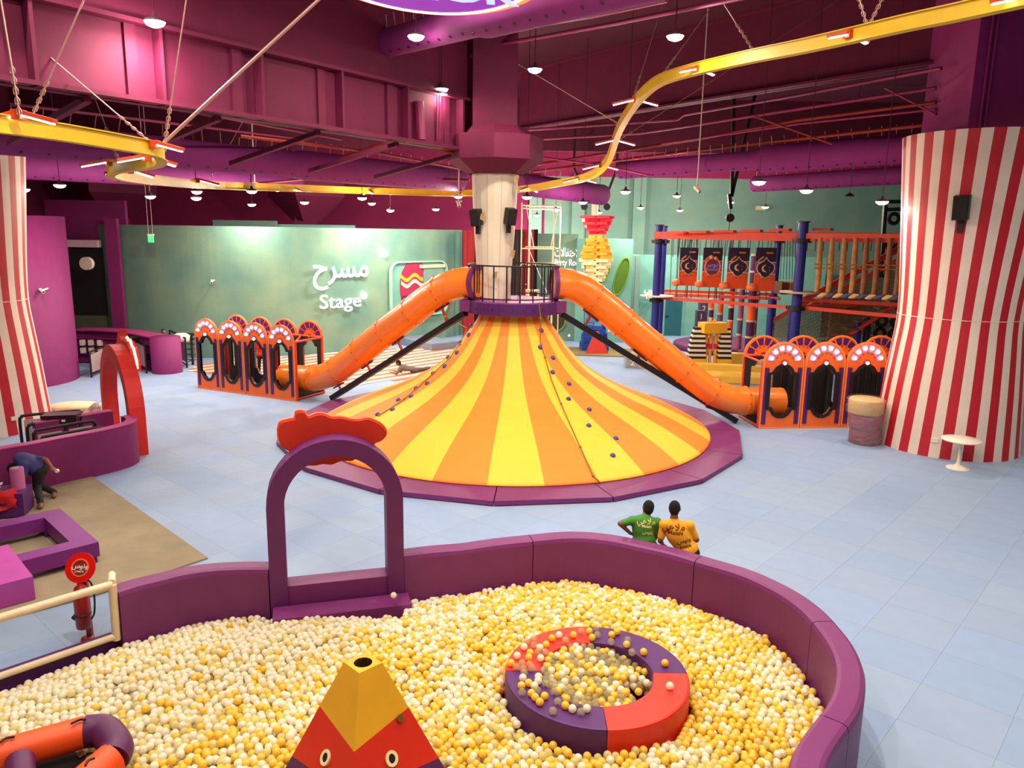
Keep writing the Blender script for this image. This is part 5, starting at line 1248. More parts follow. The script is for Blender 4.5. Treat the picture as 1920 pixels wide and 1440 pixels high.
for col, y0, nm_ in ((mat('wave_yellow', (228, 170, 30), .6), .42, 'wave_stripe'), (mat('wave_cream', (222, 206, 190), .6), .2, 'wave_stripe')):
    top = [(-.64+.76*i/16, y0+.09*sin(i/16*2*pi*1.4+2.5)) for i in range(17)]; pl = [(x*hw, (y+.07)*hh) for x, y in top]+[(x*hw, (y-.07)*hh) for x, y in top[::-1]]
    part(nm_, MB().prism(pl, .065, Mn, z0=-.02), col, nt_)
part('inner_door', MB().box(Mn @ Vector((.5*hw, .0*hh, .02)), (.7*hw, .06, 1.5*hh), rz=atan2(xx.y, xx.x)), DTEAL, nt_)
part('shelf_box', MB().box(Mn @ Vector((.45*hw, .8*hh, .05)), (.9*hw, .12, .12*hh), rz=atan2(xx.y, xx.x)), CREAM, nt_)
# low stage in front
q = Z(775, 636, 0); solo('low_stage', MB().box((0, 0, .16), (3.2, 1.6, .32)), mat('grey_blue_stage', (112, 128, 150), .7), 'low grey blue platform at the foot of the stage wall', 'platform', (q.x+.9, q.y-2.2, 0.015), -.85)
# leaf cut-outs
GL = mat('leaf_green', (76, 122, 14), .7); GL2 = mat('leaf_edge', (120, 170, 40), .7)
def leaf(cx, cy, a, b, rot, label, m=GL, yv=39.2):
    c = Y(cx, cy, yv); k = yv/1440; R = Matrix.Rotation(-rot, 4, 'Z'); M = basis((0, 0, 0), (1, 0, 0), (0, 0, 1)) @ R
    e = lambda s: [(a*k*s*cos(2*pi*i/28), b*k*s*sin(2*pi*i/28)) for i in range(28)]
    t = thing('leaf_panel', label, 'wall decoration', c); part('leaf_rim', MB().ringprism(e(1.08), e(1), .08, M, z0=-.02), GL2, t); part('leaf_face', MB().prism(e(1), .03, M, z0=-.02), m, t)
leaf(1165, 518, 11, 34, .25, 'green leaf panel right of the brick tower'); leaf(1128, 507, 14, 28, .35, 'green leaf panel behind the white bricks of the tower')
leaf(1050, 520, 10, 16, .1, 'green leaf panel behind the right tube slide top', yv=39.3); leaf(1044, 600, 15, 19, 0, 'round green hatch under the platform edge, dark inside', mat('dark_hatch', (50, 44, 16), .8), yv=39.3)
for i, (x, y) in enumerate([(1067, 629), (1142, 620)]): solo('wall_spotlight', MB().cyl((0, -.03, 0), (0, .03, 0), .07, n=12), WHITE, ['small white round light left of the tower foot', 'small white round light right of the tower foot'][i], 'lamp', Y(x, y, 39.15))
# curtains behind the white column
def curtain(x0, x1, ytop, ybot, yv, m, label, nm='curtain'):
    A, B, C = Y(x0, ytop, yv), Y(x1, ytop, yv), Y(x0, ybot, yv); n = max(6, int((B.x-A.x)*14)); h = A.z
    b = MB(); vs = []
    for i in range(n+1): x = A.x+(B.x-A.x)*i/n; yy = yv+.06*sin(i*1.9); vs += [(x, yy, 0.0), (x, yy, h)]
    b.add(vs, [(2*i, 2*i+2, 2*i+3, 2*i+1) for i in range(n)], 0, True); b.add([(v[0], v[1]+.03, v[2]) for v in vs], [(2*i, 2*i+1, 2*i+3, 2*i+2) for i in range(n)], 0, True)
    solo(nm, b, m, label, 'curtain')
curtain(868, 890, 432, 600, 40.6, DRED, 'dark red curtain left of the white column'); curtain(886, 905, 432, 600, 40.9, BLACKF, 'black curtain edge just left of the white column')
curtain(955, 981, 430, 600, 38.4, mat('dark_brown_cloth', (40, 28, 22), .9), 'dark brown curtain just right of the white column'); curtain(978, 1002, 430, 600, 38.9, DRED, 'red curtain behind the scaffold tower'); curtain(1000, 1009, 430, 600, 39.1, BLACKF, 'black curtain edge right of the scaffold')

# ============================================================ SCAFFOLD
sb_ = Y(1013, 500, 34); sc_ = thing('scaffold_tower', 'cream tubular scaffold tower behind the platform', 'scaffold', (sb_.x, 34, 0))
def sX(px): return Y(px, 500, 34).x-sb_.x
zt1, zt2, zt3 = Y(1013, 386, 34).z, Y(1013, 466, 34).z, Y(1013, 494, 34).z
for x in (984, 1043):
    for y in (-.7, .7): part('upright', MB().cyl((sX(x)+(y*.25), y, 0), (sX(x)+(y*.25), y, zt1+.1), .03, n=6), CREAM, sc_)
for z in (zt1, zt1-.12, zt2, zt3, 2.2, 1.0):
    for y in (-.7, .7): part('ledger', MB().cyl((sX(984)+y*.25, y, z), (sX(1043)+y*.25, y, z), .025, n=6), CREAM, sc_)
    for x in (984, 1043): part('transom', MB().cyl((sX(x)-.17, -.7, z), (sX(x)+.17, .7, z), .025, n=6), CREAM, sc_)
for x in (992, 1034):
    b = MB().tube(bez([(sX(x), -.7, zt1-.1), (sX(x)+.02, -.7, zt2+.3), (sX(x)+.0, -.7, zt2)], 4), .022, 6); b.cyl((sX(x), -.7, zt2), (sX(x), -.7, .1), .022, n=6); part('inner_tube', b, CREAM, sc_)
for a in ((984, zt1, 1000, zt2), (1043, zt1, 1030, zt2), (990, zt2, 1040, 2.2)): part('diagonal_brace', MB().cyl((sX(a[0]), -.72, a[1]), (sX(a[2]), -.72, a[3]), .018, n=6), WHITE, sc_)
part('plank_deck', MB().box((sX(1012), 0, zt2+.05), (1.3, 1.3, .05)), WOOD, sc_); 
for k in range(9): part('rung', MB().cyl((sX(985), -.75, .5+k*.35), (sX(993), -.75, .5+k*.35), .018, n=5), CREAM, sc_)
st_l = thing('step_stool', 'small cream step stool seen through the platform railing', 'stool', (Y(998, 560, 24).x, 24, 0))
hz = Y(998, 545, 24).z
part('seat', MB().box((0, 0, hz), (.42, .35, .05)), CREAM, st_l)
for x in (-.18, .18):
    for y in (-.14, .14): part('leg', MB().beam((x, y, hz), (x*1.4, y*1.4, 0), .04, .04), CREAM, st_l)
for z in (hz-.3, hz-.6, 1.2, .6): part('rung', MB().beam((-.2, -.16, z), (.2, -.16, z), .03, .03), CREAM, st_l)

# ============================================================ BRICK TOWER
tx = Z(1113, 655, 0); tw_ = thing('brick_tower', 'tall twisting tower of big red, yellow, white and blue toy bricks', 'tower', (tx.x, tx.y-.2, 0.02))
yv = tx.y-.2; sec_ = [(405, 70, 440, 36, 6, (206, 18, 44)), (441, 32, 448, 32, 1, (244, 176, 50)), (448, 42, 485, 68, 6, (246, 160, 38)), (485, 70, 528, 34, 7, (238, 226, 170)), (528, 24, 562, 24, 5, (52, 120, 40)), (562, 40, 610, 40, 7, (90, 150, 196)), (610, 44, 655, 64, 6, (22, 76, 168))]
for (ya, wa, yb_, wb, n, colr) in sec_:
    za, zb_ = Y(1113, ya, yv).z, max(0, Y(1113, yb_, yv).z); h = (za-zb_)/n; m = mat('brick_%d_%d_%d' % colr, colr, .4)
    for k in range(n):
        a = (wa+(wb-wa)*(k+.5)/n)/2*yv/1440/1.05; z = za-h*(k+.5); cx = Y(1113, 530, yv).x*0+(Y(1116, 500, yv).x-tx.x)*(z/4.0)*.5
        bmx = MB().box((0, 0, 0), (a*1.28, a*.68, h*.94))
        for sx_ in (-.32, 0, .32): bmx.cyl((sx_*a*1.2, 0, h*.44), (sx_*a*1.2, 0, h*.56), a*.09, n=8)
        bmx.box((a*.3, -a*.341, 0), (a*.25, .01, h*.3), mi=1)
        me = bmx.mesh('brick', [m, mat('brick_slot', tuple(v*.5 for v in colr), .7)])
        for q in range(4):
            an = pi/2*q+(.16 if k % 2 else -.12); o = part('brick', me, None, tw_, loc=(cx+(a*.34)*cos(an-pi/2)+a*.33*cos(an)*-1, (a*.34)*sin(an-pi/2)-a*.33*sin(an), z), rz=an)
b = MB(); q0 = -1.25; 
b.add([(-.52, q0-.1, 0), (.55, q0-.1, 0), (.08, q0+.15, 1.0), (-.1, q0+.15, 1.0), (-.52, q0+.1, 0), (.55, q0+.1, 0), (.08, q0+.3, 1.0), (-.1, q0+.3, 1.0)], [(0, 1, 2, 3), (5, 4, 7, 6), (1, 5, 6, 2), (4, 0, 3, 7), (3, 2, 6, 7)])
part('warning_board', b, mat('board_red', (200, 44, 30), .6), tw_)
mo = MB().box((0, 0, 0), (4.2, 2.4, .03)); solo('olive_mat', mo, mat('olive_mat', (132, 116, 70), .8), 'olive mat with yellow edge under the brick tower', 'mat', (tx.x-.2, tx.y-.9, .03), -.12)
for i, (x, y, w_, d_) in enumerate([(0, -1.2, 4.2, .12), (2.05, 0, .12, 2.4)]): pass
mst = thing('tower_mast', 'cream mast with crossbar and black stays over the brick tower', 'mast', Y(1115, 403, 36.6)); mz = Y(1115, 373, 36.6).z-mst.location.z
part('mast_pole', MB().cyl((0, 0, -.05), (0, 0, mz), .16, n=10), CREAM, mst); part('crossbar', MB().box((0, 0, mz+.05), (1.25, .12, .1)), CREAM, mst)
for s, x2, y2 in ((-.5, 1076, 312), (.5, 1156, 318)): part('stay', MB().beam((s, 0, mz+.1), Y(x2, y2, 36.6)-mst.location, .1, .1), BLACK, mst); part('stay', MB().beam(Y(x2, y2, 36.6)-mst.location, (s*2.0, 0, 12.4-mst.location.z), .1, .1), BLACK, mst)
for s in (-.5, .55): part('pulley', MB().cyl((s, -.05, mz-.35), (s, .05, mz-.35), .16, n=14), BLACK, mst); part('pulley_link', MB().cyl((s, 0, mz), (s, 0, mz-.25), .02, n=5), BLACK, mst)
part('safety_line', MB().cyl((-.42, 0, mz-.4), (-.42, -1.3, -mst.location.z+.2), .015, n=5), BLACK, mst)
# ============================================================ ROPE COURSE, RIGHT BACKGROUND
RCO = Vector((9, 32, 0)); rcp = thing('rope_course', 'raised rope course of blue posts and red beams behind the right booth', 'rope course', RCO)
def bp(x0, y0, Y0, x1, y1, Y1, w_, h_, m, nm='beam', par=None, off=None):
    par = par or rcp; off = RCO if off is None else off; return part(nm, MB().beam(Y(x0, y0, Y0)-off, Y(x1, y1, Y1)-off, w_, h_), m, par)
for (px, pt, yv, r) in ((1237, 423, 34, .17), (1246, 425, 36.5, .15), (1462, 424, 35.5, .14), (1507, 417, 29.5, .19)):
    p = Y(px, pt, yv)-RCO; part('post', MB().cyl((p.x, p.y, 0), (p.x, p.y, p.z), r, n=12), BLUE, rcp); part('post_cap', MB().cyl((p.x, p.y, p.z-.0), (p.x, p.y, p.z+.04), r*1.3, n=12), BLACK, rcp); part('collar', MB().cyl((p.x, p.y, p.z-.75), (p.x, p.y, p.z-.6), r*1.9, n=12), BLACK, rcp); part('collar', MB().cyl((p.x, p.y, p.z-3.3), (p.x, p.y, p.z-3.15), r*1.7, n=12), BLACK, rcp)
P1_, P2_ = (1230, 443, 34), (1507, 446, 29.5)
for (a, b) in (((1228, 441, 34), (1505, 445, 29.5)), ((1240, 439, 36.5), (1462, 441, 35.5)), ((1505, 445, 29.5), (1760, 448, 26)), ((1462, 440, 35.5), (1700, 444, 33))):
    bp(*a, *b, .16, .3, REDP, 'upper_beam')
for (a, b) in (((1237, 558, 34), (1475, 576, 29.8)), ((1246, 545, 36.5), (1450, 552, 35.5)), ((1508, 577, 29.5), (1760, 600, 26)), ((1500, 562, 30), (1760, 575, 27)), ((1246, 552, 36), (1462, 560, 33)), ((1500, 575, 29.5), (1700, 572, 33))):
    bp(*a, *b, .13, .13, REDP, 'lower_rail')
for i, (x0, x1, y0_) in enumerate([(1255, 1285, 436), (1296, 1328, 435), (1342, 1378, 434), (1392, 1428, 433), (1445, 1482, 431), (1526, 1560, 430)]):
    bp(x0, y0_, 33-i*.6, x1, y0_, 32.6-i*.6, .5, .1, mat('light_red_tray', (236, 84, 44), .5), 'roller_tray')
for (px, py, yv) in ((1232, 556, 34), (1500, 549, 29.5)):
    p = Y(px, py, yv)-RCO; part('round_deck', MB().lathe([(0, 0), (.75, 0), (.75, .05), (0, .05)], 24, (p.x, p.y, p.z)), mat('pale_deck', (200, 178, 160), .5), rcp)
# hanging ropes
random.seed(4)
rb = MB()
for i in range(46):
    x = random.uniform(1255, 1455); yv = random.uniform(33, 35.5); a = Y(x, 447, yv)-RCO; L_ = random.choice([.5, .8, 2.6, 2.7]); rb.cyl(a, a+Vector((random.uniform(-.08, .08), 0, -L_)), .014, n=4)
for i in range(9): a = Y(1467+i*5, 448, 32)-RCO; b = Y(1463+i*5.5, 524, 32)-RCO; rb.cyl(a, b, .014, n=4)
for i in range(12): a = Y(1515+i*15, 448, 29)-RCO; rb.cyl(a, a+Vector((.0, 0, -.45)), .016, n=4)
part('hanging_ropes', rb, mat('dark_rope', (36, 56, 52), .8), rcp, kind='stuff')
# net bridge with wood slats
for i in range(7): a = Y(1461+i*5, 528, 32)-RCO; part('slat', MB().box((a.x, a.y, a.z-.25), (.07, .9, .5)), WOOD if i > 2 else mat('dark_wood', (96, 58, 26), .6), rcp)
# hanging logs and swirl steps
for i, x in enumerate((1540, 1562, 1585, 1606, 1627, 1649, 1671, 1691)):
    yv = 28.6-i*.28; a = Y(x, 446, yv); b_ = Y(x+4, 548+i*.8, yv); t = thing('hanging_log', 'orange brown upright log, number %s from the blue post, of the log walk' % ['one', 'two', 'three', 'four', 'five', 'six', 'seven', 'eight'][i], 'log', (a.x, a.y, b_.z), 0, 'upright logs of the log walk')
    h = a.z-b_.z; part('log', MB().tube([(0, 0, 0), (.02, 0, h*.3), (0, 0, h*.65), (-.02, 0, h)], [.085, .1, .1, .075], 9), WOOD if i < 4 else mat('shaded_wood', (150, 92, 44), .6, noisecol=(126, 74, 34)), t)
    for z in (h*.45, h*.52): part('crosspiece', MB().cyl((-.2, -.08, z), (.2, -.08, z), .025, n=6), WOOD, t)
tr = MB(); p0 = Y(1533, 553, 28.6)-RCO; p1 = Y(1720, 560, 26)-RCO; vs = []
for s_ in range(2):
    m = [mat('cream_tread', (210, 170, 110), .6), mat('slate_tread', (70, 70, 100), .6)][s_]
    for k in range(s_, 12, 2):
        a = p0.lerp(p1, k/12); b_ = p0.lerp(p1, (k+1.25)/12); part('twist_step', MB().tube([a+Vector((0, 0, -.06)), (a+b_)/2, b_+Vector((0, 0, .06))], [.03, .1, .03], 8), m, rcp)
# four hanging picture boards
NV = mat('board_indigo', (32, 18, 52), .5); MV = mat('board_mauve', (128, 62, 116), .5); BOr = mat('board_orange', (226, 78, 28), .5); OUT = mat('outline_cream', (232, 190, 150), .5)
for i, (x0, x1, yt, yb2, yv) in enumerate([(1277, 1311, 464, 536, 33.2), (1321, 1357, 464, 539, 32.4), (1368, 1407, 464, 542, 31.6), (1420, 1458, 464, 546, 30.8)]):
    A, B, C = Y(x0, yt, yv), Y(x1, yt, yv), Y(x1-2, yb2, yv); w_ = B.x-A.x; h = A.z-C.z
    t = thing('swing_board', ['leftmost hanging board with a crescent moon emblem', 'second hanging board with the round logo emblem', 'third hanging board with a crescent moon emblem', 'rightmost hanging board with a crescent moon emblem'][i], 'swing board', (A.x+w_/2-.03, yv, C.z))
    part('top_panel', MB().box((0, 0, h*.83), (w_, .08, h*.34)), NV, t); part('middle_panel', MB().box((0, 0, h*.53), (w_, .08, h*.27)), MV, t); part('bottom_panel', MB().box((0, 0, h*.2), (w_, .08, h*.4)), BOr, t)
    F = basis((0, -.05, h*.52), (1, 0, 0), (0, 0, 1)); e = w_*.46
    og = [(0, .56), (.12, .4), (.3, .3), (.46, .2), (.5, 0), (.42, -.18), (.28, -.26), (.22, -.38), (0, -.5)]
    for z in (h*.665, h*.395): part('cream_line', MB().box((0, -.043, z), (w_, .012, .03)), OUT, t)
    if i != 1:
        pl = [(x*2*e, y*h*.45) for x, y in og]+[(-x*2*e, y*h*.45) for x, y in og[-2:0:-1]]
        part('emblem_rim', MB().prism([(x, y*1.08) for x, y in pl], .02, F), OUT, t); part('emblem_field', MB().prism([(x*.9, y*.95) for x, y in pl], .03, F), NV, t)
        mo = [(-.05+.11*cos(a), .0+.13*sin(a)) for a in [radians(60+30*k) for k in range(9)]]+[(-.01+.08*cos(a), .01+.1*sin(a)) for a in [radians(300-30*k) for k in range(9)]]
        part('crescent_moon', MB().prism(mo, .04, F), OUT, t)
        for (sx_, sy_) in ((.14, .05), (.16, -.06), (.02, -.16), (-.02, .16)): part('star', MB().cyl(F @ Vector((sx_, sy_, .03)), F @ Vector((sx_, sy_, .045)), .014, n=5), OUT, t)
    else:
        el = lambda s: [(e*.95*s*cos(2*pi*k/28), h*.25*s*sin(2*pi*k/28)) for k in range(28)]
        part('logo_rim', MB().ringprism(el(1), el(.82), .03, F), mat('rim_orange', (246, 130, 40), .5), t); part('logo_field', MB().prism(el(.82), .02, F), mat('logo_plum', (110, 26, 90), .5), t)
        part('logo_text', text_mesh('\ufeb1\ufeee\ufee7\ufeed', .3, F @ Matrix.Translation((0, .1, .035)), mat('lilac_text', (160, 170, 220), .5), extrude=.003), None, t); part('logo_text', text_mesh('JUNIOR', .14, F @ Matrix.Translation((0, -.12, .035)), mat('lilac_text', (160, 170, 220), .5), extrude=.003), None, t)
        part('bow', MB().sphere((-.08, -.1, h*.76), .09, 10, 6).sphere((.1, -.1, h*.74), .08, 10, 6), mat('bow_tan', (220, 160, 100), .6), t)
    for (gx, gz, rt) in ((.12, .88, 0), (-.22, .74, .7), (-.15, .3, .1), (.18, .32, -.1)):
        part('grip_bar', MB().cyl((gx-.13*cos(rt), -.1, h*gz-.13*sin(rt)), (gx+.13*cos(rt), -.1, h*gz+.13*sin(rt)), .035, n=8), mat('grip_wood', (196, 128, 54), .6), t)
    for s in (-.4, .4): part('hanging_strap', MB().cyl((s*w_, 0, h), (s*w_, 0, Y(1300, 448, yv).z-C.z), .02, n=5), BLACK, t)
    part('foot_shelf', MB().sphere((-w_*.6, 0, h*.08), .22, 12, 8, sc=(1, .8, .7)), mat('shelf_orange', (250, 120, 60), .5), t)
# hoist
hp_ = Y(1370, 470, 32); ho = thing('hoist_line', 'black hoist strut with pulley hanging over the rope course', 'hoist', Y(1370, 392, 32))
zz = 12.5-ho.location.z
part('strut', MB().beam((0, 0, .0), (-.1, 0, .6), .14, .14), BLACK, ho)
for s in (-.25, .9): part('strut', MB().beam((0, 0, .5), (s, 0, zz), .12, .12), BLACK, ho)
part('pulley', MB().cyl((0, -.06, -.35), (0, .06, -.35), .17, n=14), BLACK, ho); part('line', MB().cyl((0, 0, 0), (-.03, 0, -1.3), .015, n=5), BLACK, ho)
solo('wall_box', MB().box((0, 0, 0), (.5, .2, .22)), CREAM, 'small cream box fixed high on the teal back wall', 'box', Y(1426, 390, 44.3))
sh_ = Y(1593, 368, 24); t = thing('dark_pendant', 'unlit dark pendant shade hanging below the lowest duct', 'lamp', sh_); part('shade', MB().lathe([(.14, 0), (.13, .03), (.03, .1), (0, .1)], 16), BLACK, t); part('cord', MB().cyl((0, 0, .1), (0, 0, 12.5-sh_.z), .01, n=4), BLACK, t)
# ramp with net
rp = thing('net_ramp', 'red railed climbing ramp with brown netting rising to the right', 'ramp', RCO+Vector((4, 0, 0))); ro = RCO+Vector((4, 0, 0))
for (a, b, w_) in (((1500, 566, 31), (1725, 446, 30.5), .16), ((1520, 574, 30.6), (1725, 466, 30), .12), ((1440, 606, 32), (1520, 562, 31.4), .14), ((1540, 660, 30), (1725, 545, 29), .1), ((1640, 500, 30), (1725, 485, 29.5), .08)):
    part('stringer', MB().beam(Y(*a)-ro, Y(*b)-ro, w_, w_*1.3), mat('ramp_red', (176, 42, 24), .5), rp)
net = [Y(1442, 608, 32.2), Y(1510, 575, 31.8), Y(1725, 462, 31.2), Y(1725, 535, 30.6), Y(1590, 615, 31), Y(1500, 680, 31.4), Y(1440, 690, 32)]
b = MB(); b.add([p-ro for p in net], [(0, 1, 6), (1, 5, 6), (1, 4, 5), (1, 2, 4), (2, 3, 4)])
part('net_sheet', b, mat('brown_net', (72, 52, 34), .8, alpha=.62, var=.3, vscale=5, noisecol=(110, 86, 54)), rp)
b = MB(); random.seed(6)
for i in range(60):
    x = 1446+i*4.7; yt = 606-(x-1442)*.515; b_ = min(690, 700-(x-1440)*.42); 
    b.cyl(Y(x, yt, 31.6)-ro, Y(x+14, b_, 31.3)-ro, .012, n=3)
for i in range(14): b.cyl(Y(1450, 615+i*6, 31.7)-ro, Y(1720, 475+i*8, 31.0)-ro, .012, n=3)
part('net_strands', b, mat('net_cord', (132, 96, 50), .8), rp, kind='stuff')
for i in range(7): p = Y(1560+i*20, 640-i*12.5, 29.8)-ro; part('stair_tread', MB().box(p, (.7, .5, .06)), mat('tread_brown', (92, 40, 26), .6), rp)
for x, y0_, y1 in ((1610, 604, 660), (1628, 596, 660), (1447, 560, 660), (1487, 580, 672)): p = Y(x, y0_, 30.4)-ro; part('post', MB().cyl((p.x, p.y, 0), (p.x, p.y, p.z), .13, n=10), BLUE if x != 1628 else BLACK, rp)
fr_r = MB(); 
for a, b_ in (((1657, 440), (1650, 520)), ((1660, 385), (1656, 440)), ((1660, 378), (1690, 378)), ((1690, 372), (1700, 345)), ((1662, 393), (1700, 392))): fr_r.beam(Y(*a, 31)-ro, Y(*b_, 31)-ro, .14, .14)
part('black_frame', fr_r, BLACK, rp)
sl = thing('slatted_wall', 'cream slatted wall behind the tyres on the right', 'wall panel', (*Y(1660, 640, 31.6).xy, 0))
for k in range(13): part('slat', MB().box((-.3, 0, .2+k*.24), (4.2, .06, .21)), mat('cream_slat', (196, 178, 140), .6), sl)
TY = mat('tyre_rubber', (22, 20, 18), .85, bump=.3, bscale=20)
for i, (x, y, yv, lb) in enumerate([(1653, 602, 31.2, 'upper left tyre on the slatted wall'), (1681, 604, 31.2, 'upper right tyre on the slatted wall'), (1650, 625, 31.2, 'middle left tyre on the slatted wall'), (1677, 627, 31.2, 'middle right tyre on the slatted wall'), (1648, 647, 31.2, 'lower left tyre on the slatted wall'), (1675, 649, 31.2, 'lower right tyre on the slatted wall'), (1676, 410, 31.3, 'highest tyre beside the striped column'), (1702, 412, 31.3, 'highest tyre half hidden by the striped column'), (1670, 457, 31.3, 'tyre hanging below the red upper beam'), (1659, 508, 31.3, 'tyre behind the upright logs'), (1701, 481, 31.3, 'tyre behind the last uprights near the striped column')]):
    p = Y(x, y, yv); b = MB(); b.tube([(.19*cos(2*pi*k/24)*1.0, 0, .19*sin(2*pi*k/24)) for k in range(24)], .075, 10, closed=True)
    t = thing('tyre', lb, 'tyre', p, 0, 'tyres of the climbing wall'); part('rubber_ring', b, TY, t)
    part('cord_cross', MB().cyl((-.19, 0, 0), (.19, 0, 0), .01, n=4).cyl((0, 0, -.19), (0, 0, .19), .01, n=4), mat('tan_cord', (150, 120, 70), .8), t, kind='stuff')
# striped play towers on a round base
pb_ = Z(1345, 650, 0); solo('round_pad', MB().lathe([(0, 0), (2.7, 0), (2.7, .22), (2.5, .28), (0, .28)], 40), mat('plum_pad', (104, 40, 92), .6), 'round plum padded base under the striped play towers', 'mat', (pb_.x+.4, pb_.y-.6, .015))
cols = [(78, 26, 84), (236, 98, 30), (150, 76, 110), (84, 72, 112), (64, 20, 60)]
for i, (x, wpx, ytop, yb2, yv, seq) in enumerate([(1330, 9, 560, 640, 36.8, (0, 1, 2)), (1347, 10, 545, 640, 36.6, (1, 2, 3)), (1367, 10, 470, 640, 36.2, (3, 1, 4, 1, 0)), (1385, 10, 480, 641, 35.6, (2, 3, 2, 3)), (1404, 15, 476, 648, 34.6, (4, 0, 1, 0)), (1412, 9, 520, 640, 35.6, (3, 2, 3))]):
    p = Z(x, yb2, .3); p = Y(x, yb2, yv); tpz = Y(x, ytop, yv).z; r = wpx/2*yv/1440; t = thing('play_tower', ['shortest striped play tower, at the left of the group', 'play tower behind the yellow lintel', 'tall play tower with orange band in the middle', 'slim mauve and slate play tower', 'widest play tower in orange and purple', 'slim slate play tower behind the widest one'][i], 'tower', (p.x, yv, .3)); H_ = tpz-.3; n = len(seq)+2
    for k in range(n):
        m = mat('tower_col_%d' % seq[k % len(seq)], cols[seq[k % len(seq)]], .5); part('drum', MB().cyl((0, 0, H_*k/n), (0, 0, H_*(k+1)/n-.09), r, n=14), m, t); part('ring', MB().cyl((0, 0, H_*(k+1)/n-.09), (0, 0, H_*(k+1)/n), r*1.12, n=14), mat('tower_ring', (220, 170, 150), .5), t)
for i, (x, y, tx_) in enumerate([(1313, 592, '1'), (1318, 577, '2')]):
    p = Y(x, y, 38+i); t = thing('number_step', ['nearer low slate block with a white numeral, left of the play towers', 'taller slate block with a white numeral, behind the low one'][i], 'block', (p.x, p.y, .015)); h = p.z+.25; part('block', MB().box((0, 0, h/2), (.42, .4, h)), mat('slate_block', (74, 66, 92), .6), t)
    part('numeral', text_mesh(tx_, .4, basis((0, -.21, h-.3), (1, 0, 0), (0, 0, 1)), WHITE, extrude=.005), None, t)
# yellow lintel gate with black and white cheeks
gx = Z(1330, 690, 0); yv = gx.y-.1; gt = thing('zebra_gate', 'yellow gate with black and white striped side cheeks', 'play gate', (gx.x, yv, .01))
def GX(px): return Y(px, 650, yv).x-gx.x
def GZ(py): return Y(1330, py, yv).z
for s, (xa, xb, xt0, xt1) in enumerate([(1291, 1323, 1300, 1318), (1346, 1371, 1352, 1365)]):
    ya, yb2 = 614, 672; n = 13
    for k in range(n):
        f0, f1 = k/n, (k+1)/n; l0 = GX(xa)+(GX(xt0)-GX(xa))*f0**2; r0 = GX(xb)+(GX(xt1)-GX(xb))*f0; l1 = GX(xa)+(GX(xt0)-GX(xa))*f1**2; r1 = GX(xb)+(GX(xt1)-GX(xb))*f1
        z0, z1 = GZ(yb2)*(1-f0)+GZ(ya)*f0, GZ(yb2)*(1-f1)+GZ(ya)*f1; z0 = max(z0, 0)
        b = MB(); b.prism([(l0, z0), (r0, z0), (r1, z1), (l1, z1)], .4, basis((0, .2, 0), (1, 0, 0), (0, 0, 1))); part('stripe_slab', b, WHITE if k % 2 else BLACK, gt)
    part('cheek_foot', MB().box(((GX(xa)+GX(xb))/2, 0, GZ(672)/2), (GX(xb)-GX(xa), .4, max(.05, GZ(672)))), YELLOW, gt)
part('lintel', MB().box((GX(1333), -.05, GZ(614)), (GX(1357)-GX(1310), .6, .42), rz=.25), YELLOW, gt)
part('crown', MB().add([(GX(1326), 0, GZ(606)), (GX(1330), 0, GZ(596)), (GX(1333), 0, GZ(604)), (GX(1338), 0, GZ(598)), (GX(1340), 0, GZ(606)), (GX(1326), .1, GZ(606)), (GX(1330), .1, GZ(596)), (GX(1333), .1, GZ(604)), (GX(1338), .1, GZ(598)), (GX(1340), .1, GZ(606))], [(0, 1, 2, 3, 4), (9, 8, 7, 6, 5), (0, 5, 6, 1), (1, 6, 7, 2), (2, 7, 8, 3), (3, 8, 9, 4)]), YELLOW, gt)
for x in (1325, 1333, 1343): part('pillar', MB().cyl((GX(x), .1, 0), (GX(x), .1, GZ(618)), .07, n=8), YELLOW, gt); part('pillar_band', MB().cyl((GX(x), .1, GZ(655)), (GX(x), .1, GZ(645)), .08, n=8), RED, gt)
# yellow foam walls around
for i, (x, y, w_, d_, h_, rz_, lb) in enumerate([(1350, 702, 3.4, .5, .4, -.2, 'long yellow foam wall in front of the zebra gate'), (1380, 684, 1.8, .5, .5, -.1, 'short yellow foam wall behind the right booth'), (1395, 715, 3.2, 1.2, .25, -.1, 'flat yellow foam pad behind the right tube slide')]):
    q = Z(x, y, 0); solo('yellow_foam_wall', MB().box((0, 0, h_/2), (w_, d_, h_)), mat('yellow_foam', (240, 190, 60), .6), lb, 'foam wall', (q.x, q.y, .015), rz_)
q = Z(1560, 690, 0); t = thing('yellow_climb_block', 'yellow padded climbing block seen through the right booth', 'foam block', (q.x, q.y, .015)); part('block', MB().box((.4, 0, .5), (6.2, 1.2, 1.0)), mat('yellow_foam2', (236, 184, 50), .6), t); part('band', MB().box((.4, -.61, .7), (6.1, .02, .2)), MV, t)
q = Z(1655, 735, 0); b = MB(); b.lathe([(.42, 0), (.42, .1), (.1, 1.9), (0, 2.0)], 4, smooth=False); solo('red_cone_tip', b, RED, 'red pointed cone behind the right booth arches', 'cone', (Y(1659, 640, 28).x, 28, .015), .4)
